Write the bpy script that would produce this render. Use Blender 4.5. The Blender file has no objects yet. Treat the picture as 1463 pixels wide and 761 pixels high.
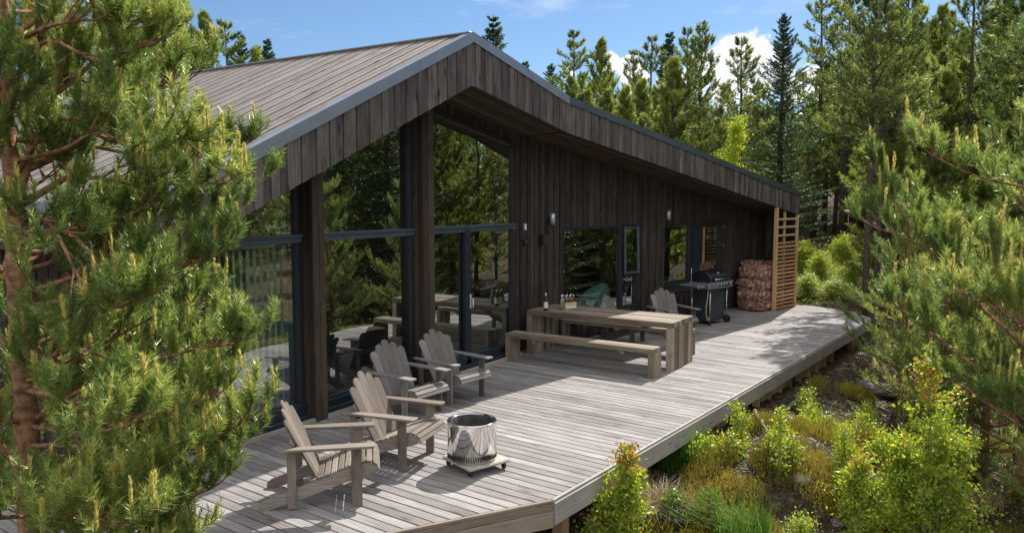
import bpy, math, random
import numpy as np
from mathutils import Vector, Matrix, noise as mnoise
R = math.radians
random.seed(7); rs = np.random.RandomState(11)
scene = bpy.context.scene
COL = scene.collection

# ------------------------------------------------------------------ camera
F, CX, CY, HOR, VX, CAMH = 1100.0, 731.5, 380.5, 283.0, 1440.0, 2.70
pit = math.atan((CY-HOR)/F)
th = math.atan((VX-CX)/math.hypot(F, CY-HOR))
FW = np.array([math.cos(th), math.sin(th), 0]); RT = np.array([math.sin(th), -math.cos(th), 0])
F3 = FW*math.cos(pit)-np.array([0, 0, 1.0])*math.sin(pit); UP = np.cross(RT, F3)
CAM = np.array([0, -7.15, CAMH])
cd = bpy.data.cameras.new('camera'); cam = bpy.data.objects.new('camera', cd); COL.objects.link(cam)
cd.sensor_width = 36; cd.lens = F/1463*36; cd.clip_end = 2000; cd.clip_start = .05
m = Matrix.Identity(4)
for i in range(3):
    m[i][0] = RT[i]; m[i][1] = UP[i]; m[i][2] = -F3[i]; m[i][3] = CAM[i]
cam.matrix_world = m
scene.camera = cam
def at(u, d, z=0.0):
    """ground position that lies d metres from the viewpoint, in the direction of column u of the photo"""
    a = th-math.atan((u-CX)/math.hypot(F, CY-HOR))
    return Vector((CAM[0]+d*math.cos(a), CAM[1]+d*math.sin(a), z))
def zat(u, v, d):
    """height of something seen at row v, d metres away"""
    r = F3*F+RT*(u-CX)+UP*(CY-v)
    return CAM[2]+r[2]/math.hypot(r[0], r[1])*d

# ------------------------------------------------------------------ sky and sun
SUN = Vector((1.03, 0.03, 1.0)).normalized()
w = bpy.data.worlds.new("World"); scene.world = w; w.use_nodes = True
nt = w.node_tree; nt.nodes.clear()
def N(nt, t, **kw):
    n = nt.nodes.new(t)
    for k, v in kw.items():
        if k == 'inp':
            for a, b in v.items(): n.inputs[a].default_value = b
        else: setattr(n, k, v)
    return n
def Lk(nt, a, b): nt.links.new(a, b)
sky = N(nt, 'ShaderNodeTexSky', sky_type='NISHITA', sun_disc=False)
sky.sun_elevation = math.asin(SUN.z); sky.sun_rotation = math.atan2(SUN.x, SUN.y)
sky.air_density = 1.0; sky.dust_density = .3; sky.ozone_density = 1.5
bg = N(nt, 'ShaderNodeBackground', inp={'Strength': .09})
out = N(nt, 'ShaderNodeOutputWorld')
tc = N(nt, 'ShaderNodeTexCoord')
# cumulus: a sum of soft puffs in the sky, broken up by noise of the direction
def pdir(u, v):
    r = F3*F+RT*(u-CX)+UP*(CY-v); return r/np.linalg.norm(r)
n1 = N(nt, 'ShaderNodeTexNoise', inp={'Scale': 34.0, 'Detail': 6.0, 'Roughness': .6})
Lk(nt, tc.outputs['Generated'], n1.inputs['Vector'])
puffs = [(1028, 82, 44), (1062, 76, 44), (1088, 92, 44), (1006, 100, 36), (1050, 112, 70), (872, 90, 22), (892, 96, 22), (905, 112, 34),
         (812, 104, 14), (1165, 112, 26), (1195, 116, 24), (1140, 122, 30), (960, 122, 30), (1380, 220, 40), (1340, 190, 30), (1430, 210, 40), (1240, 130, 30), (720, 118, 16),
         (560, 160, 40), (-200, 120, 60), (-320, 90, 80), (1700, 150, 80), (1850, 120, 90), (2300, 160, 120)]
acc = None
for (u, v, r) in puffs:
    d = pdir(u, v); vm = N(nt, 'ShaderNodeVectorMath', operation='DISTANCE'); Lk(nt, tc.outputs['Generated'], vm.inputs[0]); vm.inputs[1].default_value = tuple(d)
    s = r/1130.0
    mr = N(nt, 'ShaderNodeMath', operation='MULTIPLY_ADD'); mr.inputs[1].default_value = -1/s; mr.inputs[2].default_value = 1.0
    Lk(nt, vm.outputs['Value'], mr.inputs[0])
    if acc is None: acc = mr.outputs[0]
    else:
        mx = N(nt, 'ShaderNodeMath', operation='SMOOTH_MAX'); mx.inputs[2].default_value = .25; Lk(nt, acc, mx.inputs[0]); Lk(nt, mr.outputs[0], mx.inputs[1]); acc = mx.outputs[0]
ad = N(nt, 'ShaderNodeMath', operation='MULTIPLY_ADD'); ad.inputs[1].default_value = 1.5; Lk(nt, n1.outputs['Fac'], ad.inputs[0]); Lk(nt, acc, ad.inputs[2])
ss = N(nt, 'ShaderNodeMapRange', interpolation_type='SMOOTHSTEP', inp={'From Min': .98, 'From Max': 1.2}); Lk(nt, ad.outputs[0], ss.inputs['Value'])
# thin veil of high cloud
n2 = N(nt, 'ShaderNodeTexNoise', inp={'Scale': 5.0, 'Detail': 5.0, 'Roughness': .65})
mp = N(nt, 'ShaderNodeMapping'); mp.inputs['Scale'].default_value = (1, 1, 4); Lk(nt, tc.outputs['Generated'], mp.inputs['Vector']); Lk(nt, mp.outputs[0], n2.inputs['Vector'])
s2 = N(nt, 'ShaderNodeMapRange', inp={'From Min': .58, 'From Max': .8, 'To Max': .35}); Lk(nt, n2.outputs['Fac'], s2.inputs['Value'])
mxa0 = N(nt, 'ShaderNodeMath', operation='MAXIMUM'); Lk(nt, ss.outputs[0], mxa0.inputs[0]); Lk(nt, s2.outputs[0], mxa0.inputs[1])
# unseen broken cloud overhead and behind the viewpoint, added to raise ambient light
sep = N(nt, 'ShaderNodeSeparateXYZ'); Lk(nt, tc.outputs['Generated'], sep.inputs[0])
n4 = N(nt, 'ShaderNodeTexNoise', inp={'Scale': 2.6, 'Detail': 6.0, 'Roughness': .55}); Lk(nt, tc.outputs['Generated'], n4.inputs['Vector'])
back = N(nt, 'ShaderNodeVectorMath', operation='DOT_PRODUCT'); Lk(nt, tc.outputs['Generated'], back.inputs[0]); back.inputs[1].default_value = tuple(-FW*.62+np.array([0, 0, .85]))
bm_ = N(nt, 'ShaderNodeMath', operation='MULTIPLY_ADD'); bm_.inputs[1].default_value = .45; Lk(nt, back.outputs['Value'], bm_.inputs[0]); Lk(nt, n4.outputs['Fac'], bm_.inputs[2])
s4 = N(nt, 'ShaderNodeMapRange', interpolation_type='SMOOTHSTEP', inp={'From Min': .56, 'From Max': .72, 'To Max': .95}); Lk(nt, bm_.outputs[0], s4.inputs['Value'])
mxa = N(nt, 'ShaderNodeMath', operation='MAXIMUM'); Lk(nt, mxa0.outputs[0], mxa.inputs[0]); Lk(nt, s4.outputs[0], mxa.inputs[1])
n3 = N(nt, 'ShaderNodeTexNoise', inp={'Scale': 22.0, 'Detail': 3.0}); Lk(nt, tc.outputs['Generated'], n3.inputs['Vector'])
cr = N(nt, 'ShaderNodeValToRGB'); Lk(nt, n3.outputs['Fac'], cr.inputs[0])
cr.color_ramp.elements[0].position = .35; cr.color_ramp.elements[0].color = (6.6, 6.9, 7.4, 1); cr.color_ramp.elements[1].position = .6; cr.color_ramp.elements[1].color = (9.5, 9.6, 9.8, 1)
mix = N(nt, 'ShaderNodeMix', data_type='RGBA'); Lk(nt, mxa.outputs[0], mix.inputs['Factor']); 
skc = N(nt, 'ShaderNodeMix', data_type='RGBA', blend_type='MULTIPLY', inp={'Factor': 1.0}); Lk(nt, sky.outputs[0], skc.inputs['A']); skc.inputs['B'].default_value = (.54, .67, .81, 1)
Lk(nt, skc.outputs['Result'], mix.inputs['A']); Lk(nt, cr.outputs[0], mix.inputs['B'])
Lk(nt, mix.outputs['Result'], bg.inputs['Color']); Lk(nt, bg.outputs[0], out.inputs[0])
sd = bpy.data.lights.new('sun', 'SUN'); sd.energy = 4.5; sd.angle = R(.5); sd.color = (1, .955, .9)
so = bpy.data.objects.new('sun', sd); COL.objects.link(so); so.rotation_euler = SUN.to_track_quat('Z', 'Y').to_euler()
scene.view_settings.view_transform = 'Standard'; scene.view_settings.look = 'None'; scene.view_settings.gamma = 1; scene.view_settings.exposure = 0.65
scene.cycles.max_bounces = 8; scene.cycles.transparent_max_bounces = 12; scene.cycles.glossy_bounces = 4; scene.cycles.diffuse_bounces = 3
scene.cycles.sample_clamp_indirect = 6

# ------------------------------------------------------------------ materials
def newmat(name):
    m = bpy.data.materials.new(name); m.use_nodes = True; t = m.node_tree; t.nodes.clear()
    o = N(t, 'ShaderNodeOutputMaterial'); return m, t, o
def ramp(t, fac, cols):
    r = N(t, 'ShaderNodeValToRGB'); e = r.color_ramp.elements
    while len(e) < len(cols): e.new(.5)
    for i, (p, c) in enumerate(cols): e[i].position = p; e[i].color = (*c, 1)
    Lk(t, fac, r.inputs[0]); return r.outputs[0]
def wood(name, cols, rough=.75, grain=(3, 70), knots=.5, vary=.5, bump=.25, spec=.3, stain=0):
    """boards: UV u runs along the grain, v across; 'rnd' differs from board to board"""
    m, t, o = newmat(name)
    uv = N(t, 'ShaderNodeUVMap'); at_ = N(t, 'ShaderNodeAttribute', attribute_name='rnd')
    mp = N(t, 'ShaderNodeMapping'); mp.inputs['Scale'].default_value = (grain[0], grain[1], 1); Lk(t, uv.outputs[0], mp.inputs[0])
    n = N(t, 'ShaderNodeTexNoise', inp={'Scale': 1.0, 'Detail': 5.0, 'Roughness': .65, 'Distortion': .4}); Lk(t, mp.outputs[0], n.inputs['Vector'])
    mp2 = N(t, 'ShaderNodeMapping'); mp2.inputs['Scale'].default_value = (2.2, 9, 1); Lk(t, uv.outputs[0], mp2.inputs[0])
    k = N(t, 'ShaderNodeTexVoronoi', inp={'Scale': 1.0, 'Randomness': 1.0}); Lk(t, mp2.outputs[0], k.inputs['Vector'])
    kk = N(t, 'ShaderNodeMapRange', inp={'From Min': .05, 'From Max': .2, 'To Min': knots, 'To Max': 0.0}); Lk(t, k.outputs['Distance'], kk.inputs['Value'])
    b = N(t, 'ShaderNodeTexNoise', inp={'Scale': 1.3, 'Detail': 3.0}); Lk(t, uv.outputs[0], b.inputs['Vector'])
    # value = noise*(1-vary)+rnd*vary + blotch
    m1 = N(t, 'ShaderNodeMath', operation='MULTIPLY'); m1.inputs[1].default_value = 1-vary*.6; Lk(t, n.outputs['Fac'], m1.inputs[0])
    m2 = N(t, 'ShaderNodeMath', operation='MULTIPLY_ADD'); m2.inputs[1].default_value = vary; Lk(t, at_.outputs['Fac'], m2.inputs[0]); Lk(t, m1.outputs[0], m2.inputs[2])
    m3 = N(t, 'ShaderNodeMath', operation='MULTIPLY_ADD'); m3.inputs[1].default_value = .5; Lk(t, b.outputs['Fac'], m3.inputs[0]); Lk(t, m2.outputs[0], m3.inputs[2])
    m4 = N(t, 'ShaderNodeMapRange', inp={'From Min': .42, 'From Max': 1.12}); Lk(t, m3.outputs[0], m4.inputs['Value'])
    col = ramp(t, m4.outputs[0], cols)
    mk = N(t, 'ShaderNodeMix', data_type='RGBA', blend_type='MULTIPLY'); Lk(t, kk.outputs[0], mk.inputs['Factor']); Lk(t, col, mk.inputs['A']); mk.inputs['B'].default_value = (.16, .12, .1, 1)
    colo = mk.outputs['Result']
    if stain:
        g = N(t, 'ShaderNodeNewGeometry'); sn = N(t, 'ShaderNodeTexNoise', inp={'Scale': .9, 'Detail': 6.0, 'Roughness': .6}); Lk(t, g.outputs['Position'], sn.inputs['Vector'])
        sm = N(t, 'ShaderNodeMapRange', inp={'From Min': .5, 'From Max': .68, 'To Max': stain}); Lk(t, sn.outputs['Fac'], sm.inputs['Value'])
        mz = N(t, 'ShaderNodeMix', data_type='RGBA', blend_type='MULTIPLY'); Lk(t, sm.outputs[0], mz.inputs['Factor']); Lk(t, colo, mz.inputs['A']); mz.inputs['B'].default_value = (.6, .58, .56, 1)
        colo = mz.outputs['Result']
    p = N(t, 'ShaderNodeBsdfPrincipled', inp={'Roughness': rough, 'Specular IOR Level': spec}); Lk(t, colo, p.inputs['Base Color'])
    bp = N(t, 'ShaderNodeBump', inp={'Strength': bump, 'Distance': .004}); Lk(t, n.outputs['Fac'], bp.inputs['Height']); Lk(t, bp.outputs[0], p.inputs['Normal'])
    Lk(t, p.outputs[0], o.inputs[0]); return m
def plain(name, col, rough=.5, metal=0, var=.15, nscale=12, bump=0, spec=.5):
    m, t, o = newmat(name)
    tcn = N(t, 'ShaderNodeTexCoord'); n = N(t, 'ShaderNodeTexNoise', inp={'Scale': float(nscale), 'Detail': 4.0}); Lk(t, tcn.outputs['Object'], n.inputs['Vector'])
    a = tuple(c*(1-var) for c in col); b = tuple(min(1, c*(1+var)) for c in col)
    c_ = ramp(t, n.outputs['Fac'], [(.3, a), (.7, b)])
    p = N(t, 'ShaderNodeBsdfPrincipled', inp={'Roughness': rough, 'Metallic': metal, 'Specular IOR Level': spec}); Lk(t, c_, p.inputs['Base Color'])
    if bump:
        bp = N(t, 'ShaderNodeBump', inp={'Strength': bump, 'Distance': .01}); Lk(t, n.outputs['Fac'], bp.inputs['Height']); Lk(t, bp.outputs[0], p.inputs['Normal'])
    Lk(t, p.outputs[0], o.inputs[0]); return m
def leafmat(name, cols, trans=.45, gloss=.12, tcol=None):
    m, t, o = newmat(name)
    a = N(t, 'ShaderNodeAttribute', attribute_name='rnd'); c = ramp(t, a.outputs['Fac'], cols)
    d = N(t, 'ShaderNodeBsdfDiffuse'); tr = N(t, 'ShaderNodeBsdfTranslucent'); g = N(t, 'ShaderNodeBsdfGlossy', inp={'Roughness': .55}); g.inputs['Color'].default_value = (.75, .85, .6, 1)
    Lk(t, c, d.inputs[0])
    hs = N(t, 'ShaderNodeHueSaturation', inp={'Hue': .485, 'Saturation': 1.1, 'Value': 1.7}); Lk(t, c, hs.inputs['Color']); Lk(t, hs.outputs[0], tr.inputs[0])
    x = N(t, 'ShaderNodeMixShader', inp={0: trans}); Lk(t, d.outputs[0], x.inputs[1]); Lk(t, tr.outputs[0], x.inputs[2])
    fr = N(t, 'ShaderNodeFresnel', inp={'IOR': 1.4}); mu = N(t, 'ShaderNodeMath', operation='MULTIPLY'); mu.inputs[1].default_value = gloss*2; Lk(t, fr.outputs[0], mu.inputs[0])
    y = N(t, 'ShaderNodeMixShader'); Lk(t, mu.outputs[0], y.inputs[0]); Lk(t, x.outputs[0], y.inputs[1]); Lk(t, g.outputs[0], y.inputs[2]); Lk(t, y.outputs[0], o.inputs[0]); return m
def glassmat(name, tint=(.72, .8, .78), boost=4.0, ior=1.52):
    m, t, o = newmat(name)
    gg = N(t, 'ShaderNodeNewGeometry'); io = N(t, 'ShaderNodeMapRange', inp={'To Min': ior, 'To Max': 1/ior}); Lk(t, gg.outputs['Backfacing'], io.inputs['Value'])
    fr = N(t, 'ShaderNodeFresnel'); Lk(t, io.outputs[0], fr.inputs['IOR']); mu = N(t, 'ShaderNodeMath', operation='MULTIPLY_ADD', use_clamp=True); mu.inputs[1].default_value = boost; mu.inputs[2].default_value = .16; Lk(t, fr.outputs[0], mu.inputs[0])
    g = N(t, 'ShaderNodeBsdfGlossy', inp={'Roughness': 0.0}); g.inputs['Color'].default_value = (.95, 1, .98, 1)
    # panes are never perfectly flat
    tcn = N(t, 'ShaderNodeTexCoord'); nz = N(t, 'ShaderNodeTexNoise', inp={'Scale': 1.3, 'Detail': 1.0}); Lk(t, tcn.outputs['Object'], nz.inputs['Vector'])
    bp = N(t, 'ShaderNodeBump', inp={'Strength': .25, 'Distance': .006}); Lk(t, nz.outputs['Fac'], bp.inputs['Height']); Lk(t, bp.outputs[0], g.inputs['Normal'])
    tr = N(t, 'ShaderNodeBsdfTransparent'); tr.inputs[0].default_value = (*tint, 1)
    x = N(t, 'ShaderNodeMixShader'); Lk(t, mu.outputs[0], x.inputs[0]); Lk(t, tr.outputs[0], x.inputs[1]); Lk(t, g.outputs[0], x.inputs[2]); Lk(t, x.outputs[0], o.inputs[0]); return m

M = {}
M['deck'] = wood('weathered_deck', [(0, (.085, .073, .067)), (.4, (.225, .203, .194)), (.7, (.34, .315, .304)), (1, (.54, .515, .5))], rough=.78, grain=(2.2, 75), knots=.55, vary=.22, bump=.5, spec=.25, stain=.35)
M['edge'] = wood('weathered_edge_beam', [(0, (.15, .135, .12)), (.5, (.31, .285, .26)), (1, (.46, .43, .4))], knots=.5, vary=.3)
M['brownbeam'] = wood('brown_edge_beam', [(0, (.14, .1, .07)), (.5, (.27, .21, .16)), (1, (.4, .33, .26))], knots=.5, vary=.3)
M['clad'] = wood('dark_cladding', [(0, (.007, .006, .005)), (.4, (.032, .025, .020)), (.7, (.068, .053, .043)), (1, (.13, .106, .085))], grain=(3, 62), knots=1.0, vary=.2, bump=.8)
M['fascia'] = wood('grey_brown_cladding', [(0, (.014, .011, .010)), (.35, (.066, .055, .049)), (.65, (.13, .112, .1)), (1, (.25, .222, .2))], grain=(3, 62), knots=1.0, vary=.22, bump=.8)
M['soffit'] = wood('soffit_boards', [(0, (.025, .018, .014)), (.5, (.07, .048, .036)), (1, (.12, .085, .065))], grain=(2.5, 45), knots=.5, vary=.4)
M['roof'] = wood('roof_boards', [(0, (.08, .067, .06)), (.35, (.17, .145, .13)), (.65, (.25, .217, .195)), (1, (.36, .32, .29))], grain=(3, 60), knots=.8, vary=.2, bump=.5)
M['post'] = wood('post_boards', [(0, (.010, .008, .006)), (.5, (.045, .032, .024)), (1, (.11, .08, .06))], grain=(2.5, 55), knots=.6, vary=.4)
M['chair'] = wood('teak_sun_bleached', [(0, (.05, .04, .032)), (.4, (.145, .118, .095)), (.7, (.235, .197, .162)), (1, (.36, .31, .265))], grain=(4, 90), knots=.2, vary=.35, bump=.2)
M['chair_grey'] = wood('teak_silver_grey', [(0, (.055, .048, .043)), (.4, (.135, .121, .11)), (.7, (.21, .19, .173)), (1, (.32, .295, .27))], grain=(4, 90), knots=.2, vary=.35, bump=.2)
M['table'] = wood('table_wood', [(0, (.06, .043, .03)), (.4, (.18, .138, .1)), (.7, (.29, .235, .18)), (1, (.41, .345, .275))], grain=(3, 80), knots=.5, vary=.45, bump=.2)
M['slat'] = wood('warm_slats', [(0, (.26, .14, .065)), (.5, (.48, .28, .13)), (1, (.62, .41, .22))], grain=(3, 80), knots=.3, vary=.5)
M['skirt'] = wood('treated_posts', [(0, (.16, .095, .05)), (.5, (.36, .23, .12)), (1, (.52, .38, .22))], grain=(3, 60), knots=.4, vary=.5)
M['bark_dead'] = wood('dead_wood', [(0, (.07, .055, .045)), (.5, (.17, .145, .125)), (1, (.3, .265, .23))], grain=(3, 60), knots=.3, vary=.4)
M['flash'] = plain('grey_steel_flashing', (.3, .33, .37), .45, .55, .08, 3)
M['flashdark'] = plain('dark_steel_flashing', (.1, .13, .14), .45, .5, .1, 3)
M['frame'] = plain('blue_grey_frame', (.016, .021, .027), .5, .0, .12, 4)
M['framelite'] = plain('pale_frame_edge', (.12, .155, .19), .3, .5, .12, 4)  # paler blue-grey for the transoms and the small sash
M['silldark'] = plain('dark_blue_sill', (.025, .042, .055), .3, .2, .2, 4)
M['threshold'] = wood('threshold_strip', [(0, (.22, .2, .17)), (.5, (.34, .31, .27)), (1, (.45, .41, .36))], vary=.2)
M['glass'] = glassmat('window_glass')
M['steel'] = plain('polished_steel', (.85, .84, .82), .09, 1, .05, 30, .03)
M['soot'] = plain('sooty_steel', (.06, .055, .05), .7, .3, .5, 14)
M['concrete'] = plain('pale_slab', (.42, .39, .33), .8, 0, .25, 25, .2)
M['black'] = plain('black_plastic', (.02, .02, .022), .45, 0, .2, 20)
M['rubber'] = plain('rubber', (.025, .025, .025), .7, 0, .2, 20)
M['grillblack'] = plain('enamelled_black', (.018, .019, .021), .22, .2, .1, 12)
M['grillgrey'] = plain('grey_grill_metal', (.36, .37, .4), .38, .7, .1, 12)
M['chrome'] = plain('chrome', (.7, .7, .72), .16, 1, .05, 12)
M['cabinet'] = plain('grill_cabinet', (.05, .06, .065), .4, .4, .15, 6)
M['hose'] = plain('beige_hose', (.42, .32, .2), .5, 0, .1, 10)
M['white'] = plain('white_plastic', (.75, .76, .76), .4, 0, .05, 10)
M['lampgrey'] = plain('lamp_metal', (.5, .55, .6), .3, .6, .08, 10)
M['copper'] = plain('worn_pink_pot', (.36, .22, .19), .7, 0, .35, 60)
M['greenfab'] = plain('green_velvet', (.2, .42, .34), .85, 0, .3, 40, .1)
M['blind'] = plain('pale_green_blind', (.62, .7, .62), .7, 0, .06, 6)
M['plaster'] = plain('interior_panel', (.16, .14, .12), .8, 0, .1, 3)
M['intfloor'] = plain('interior_floor', (.12, .095, .075), .4, 0, .2, 3)
M['rock'] = plain('granite', (.2, .185, .17), .9, 0, .4, 6, .6)
M['trunk'] = plain('pine_bark', (.27, .15, .088), .95, 0, .6, 26, 1.0, .1)
M['trunklo'] = plain('grey_bark', (.095, .075, .06), .95, 0, .5, 22, 1.0, .1)
M['twig'] = plain('twig_bark', (.13, .08, .045), .9, 0, .4, 30, .5, .1)
M['birchbark'] = plain('birch_bark', (.3, .24, .19), .8, 0, .5, 30, .3)
G0 = (.012, .03, .008)
M['needle_near'] = leafmat('pine_needles_near', [(0, (.06, .1, .024)), (.45, (.14, .215, .052)), (.8, (.27, .35, .095)), (.93, (.5, .47, .14)), (1, (.68, .59, .24))], .5, .2)
M['needle'] = leafmat('pine_needles', [(0, (.045, .075, .022)), (.5, (.13, .175, .045)), (.85, (.25, .29, .075)), (1, (.46, .48, .15))], .4, .15)
M['needle_far'] = leafmat('pine_needles_warm', [(0, (.075, .105, .025)), (.5, (.19, .235, .055)), (.85, (.3, .35, .085)), (1, (.46, .48, .15))], .42, .12)
M['needle_dark'] = leafmat('spruce_needles', [(0, (.02, .045, .022)), (.5, (.05, .09, .035)), (1, (.12, .17, .06))], .3, .12)
M['birchleaf'] = leafmat('birch_leaves', [(0, (.12, .2, .03)), (.5, (.28, .37, .05)), (.85, (.42, .48, .07)), (.95, (.46, .3, .08)), (1, (.36, .13, .05))], .5, .1)
M['birchleaf_dk'] = leafmat('dark_birch_leaves', [(0, (0.039, 0.104, 0.023)), (.5, (0.091, 0.195, 0.039)), (.9, (0.182, 0.286, 0.052)), (1, (0.364, 0.182, 0.091))], .45, .1)
M['yellowleaf'] = leafmat('yellow_leaves', [(0, (.2, .3, .03)), (1, (.45, .5, .07))], .5, .05)
M['grass'] = leafmat('fresh_grass', [(0, (.03, .11, .015)), (.6, (.08, .2, .025)), (1, (.2, .32, .06))], .4, .1)
M['drygrass'] = leafmat('dry_grass', [(0, (.2, .14, .08)), (.6, (.36, .27, .16)), (1, (.52, .42, .27))], .3, .1)
M['heather'] = leafmat('heather', [(0, (.08, .08, .018)), (.4, (.2, .19, .035)), (.75, (.36, .33, .06)), (.92, (.26, .15, .08)), (1, (.18, .09, .055))], .35, .05)
M['blueberry'] = leafmat('low_shrubs', [(0, (.06, .11, .018)), (.6, (.18, .25, .035)), (1, (.36, .4, .07))], .4, .05)
# ground
m, t, o = newmat('forest_floor')
g = N(t, 'ShaderNodeNewGeometry')
a = N(t, 'ShaderNodeTexNoise', inp={'Scale': .55, 'Detail': 7.0, 'Roughness': .62}); Lk(t, g.outputs['Position'], a.inputs['Vector'])
b = N(t, 'ShaderNodeTexNoise', inp={'Scale': 9.0, 'Detail': 8.0, 'Roughness': .7}); Lk(t, g.outputs['Position'], b.inputs['Vector'])
v = N(t, 'ShaderNodeTexVoronoi', inp={'Scale': 26.0}); Lk(t, g.outputs['Position'], v.inputs['Vector'])
c1 = ramp(t, b.outputs['Fac'], [(.3, (.02, .014, .009)), (.48, (.075, .052, .034)), (.6, (.15, .11, .075)), (.74, (.34, .28, .22))])
c2 = ramp(t, b.outputs['Fac'], [(.3, (.02, .03, .008)), (.6, (.07, .075, .02)), (.8, (.13, .1, .045))])
mk = ramp(t, a.outputs['Fac'], [(.54, (0, 0, 0)), (.66, (1, 1, 1))])
mx = N(t, 'ShaderNodeMix', data_type='RGBA'); Lk(t, mk, mx.inputs['Factor']); Lk(t, c1, mx.inputs['A']); Lk(t, c2, mx.inputs['B'])
mv = N(t, 'ShaderNodeMix', data_type='RGBA', blend_type='MULTIPLY', inp={'Factor': .5}); Lk(t, mx.outputs['Result'], mv.inputs['A']); Lk(t, v.outputs['Color'], mv.inputs['B'])
p = N(t, 'ShaderNodeBsdfPrincipled', inp={'Roughness': .95, 'Specular IOR Level': .1}); Lk(t, mv.outputs['Result'], p.inputs['Base Color'])
bp = N(t, 'ShaderNodeBump', inp={'Strength': 1.0, 'Distance': .06}); Lk(t, b.outputs['Fac'], bp.inputs['Height']); Lk(t, bp.outputs[0], p.inputs['Normal']); Lk(t, p.outputs[0], o.inputs[0])
M['ground'] = m
# netting bag of firewood
m, t, o = newmat('netted_firewood')
tcn = N(t, 'ShaderNodeTexCoord'); vo = N(t, 'ShaderNodeTexVoronoi', inp={'Scale': 13.0}); Lk(t, tcn.outputs['Object'], vo.inputs['Vector'])
nn = N(t, 'ShaderNodeTexNoise', inp={'Scale': 60.0, 'Detail': 3.0}); Lk(t, tcn.outputs['Object'], nn.inputs['Vector'])
ca = ramp(t, vo.outputs['Color'], [(0, (.4, .24, .17)), (.5, (.66, .44, .33)), (1, (.82, .64, .5))])
cb = ramp(t, vo.outputs['Distance'], [(.3, (1, 1, 1)), (.62, (.35, .22, .2))])
cc = N(t, 'ShaderNodeMix', data_type='RGBA', blend_type='MULTIPLY', inp={'Factor': .8}); Lk(t, ca, cc.inputs['A']); Lk(t, cb, cc.inputs['B'])
cn = ramp(t, nn.outputs['Fac'], [(.35, (.55, .4, .38)), (.6, (1, .95, .9))])
c3 = N(t, 'ShaderNodeMix', data_type='RGBA', blend_type='MULTIPLY', inp={'Factor': 1.0}); Lk(t, cc.outputs['Result'], c3.inputs['A']); Lk(t, cn, c3.inputs['B'])
p = N(t, 'ShaderNodeBsdfPrincipled', inp={'Roughness': .9}); Lk(t, c3.outputs['Result'], p.inputs['Base Color'])
bp = N(t, 'ShaderNodeBump', inp={'Strength': 1.0, 'Distance': .02}); Lk(t, vo.outputs['Distance'], bp.inputs['Height']); Lk(t, bp.outputs[0], p.inputs['Normal']); Lk(t, p.outputs[0], o.inputs[0])
M['bag'] = m

# ------------------------------------------------------------------ object helpers
def tag(o, label=None, cat=None, group=None, kind=None):
    if label: o['label'] = label
    if cat: o['category'] = cat
    if group: o['group'] = group
    if kind: o['kind'] = kind
    return o
def empty(name, loc=(0, 0, 0), rz=0, label=None, cat=None, group=None):
    o = bpy.data.objects.new(name, None); COL.objects.link(o); o.empty_display_size = .2
    o.location = loc; o.rotation_euler = (0, 0, rz); return tag(o, label, cat, group)
def link(name, me, mat, parent=None, smooth=False, bevel=0):
    o = bpy.data.objects.new(name, me); COL.objects.link(o); o.parent = parent
    if mat is not None: me.materials.append(mat)
    if smooth: me.polygons.foreach_set('use_smooth', [True]*len(me.polygons))
    if bevel:
        b = o.modifiers.new('bevel', 'BEVEL'); b.width = bevel; b.segments = 1; b.limit_method = 'ANGLE'
    return o
def copy_tree(o, parent=None):
    c = o.copy(); COL.objects.link(c); c.parent = parent
    for ch in list(o.children): copy_tree(ch, c)
    return c
def newcopy(o, loc, rz=0, label=None, scale=None):
    c = copy_tree(o); c.location = loc; c.rotation_euler = (0, 0, rz)
    if label: c['label'] = label
    if scale: c.scale = scale
    return c

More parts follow.
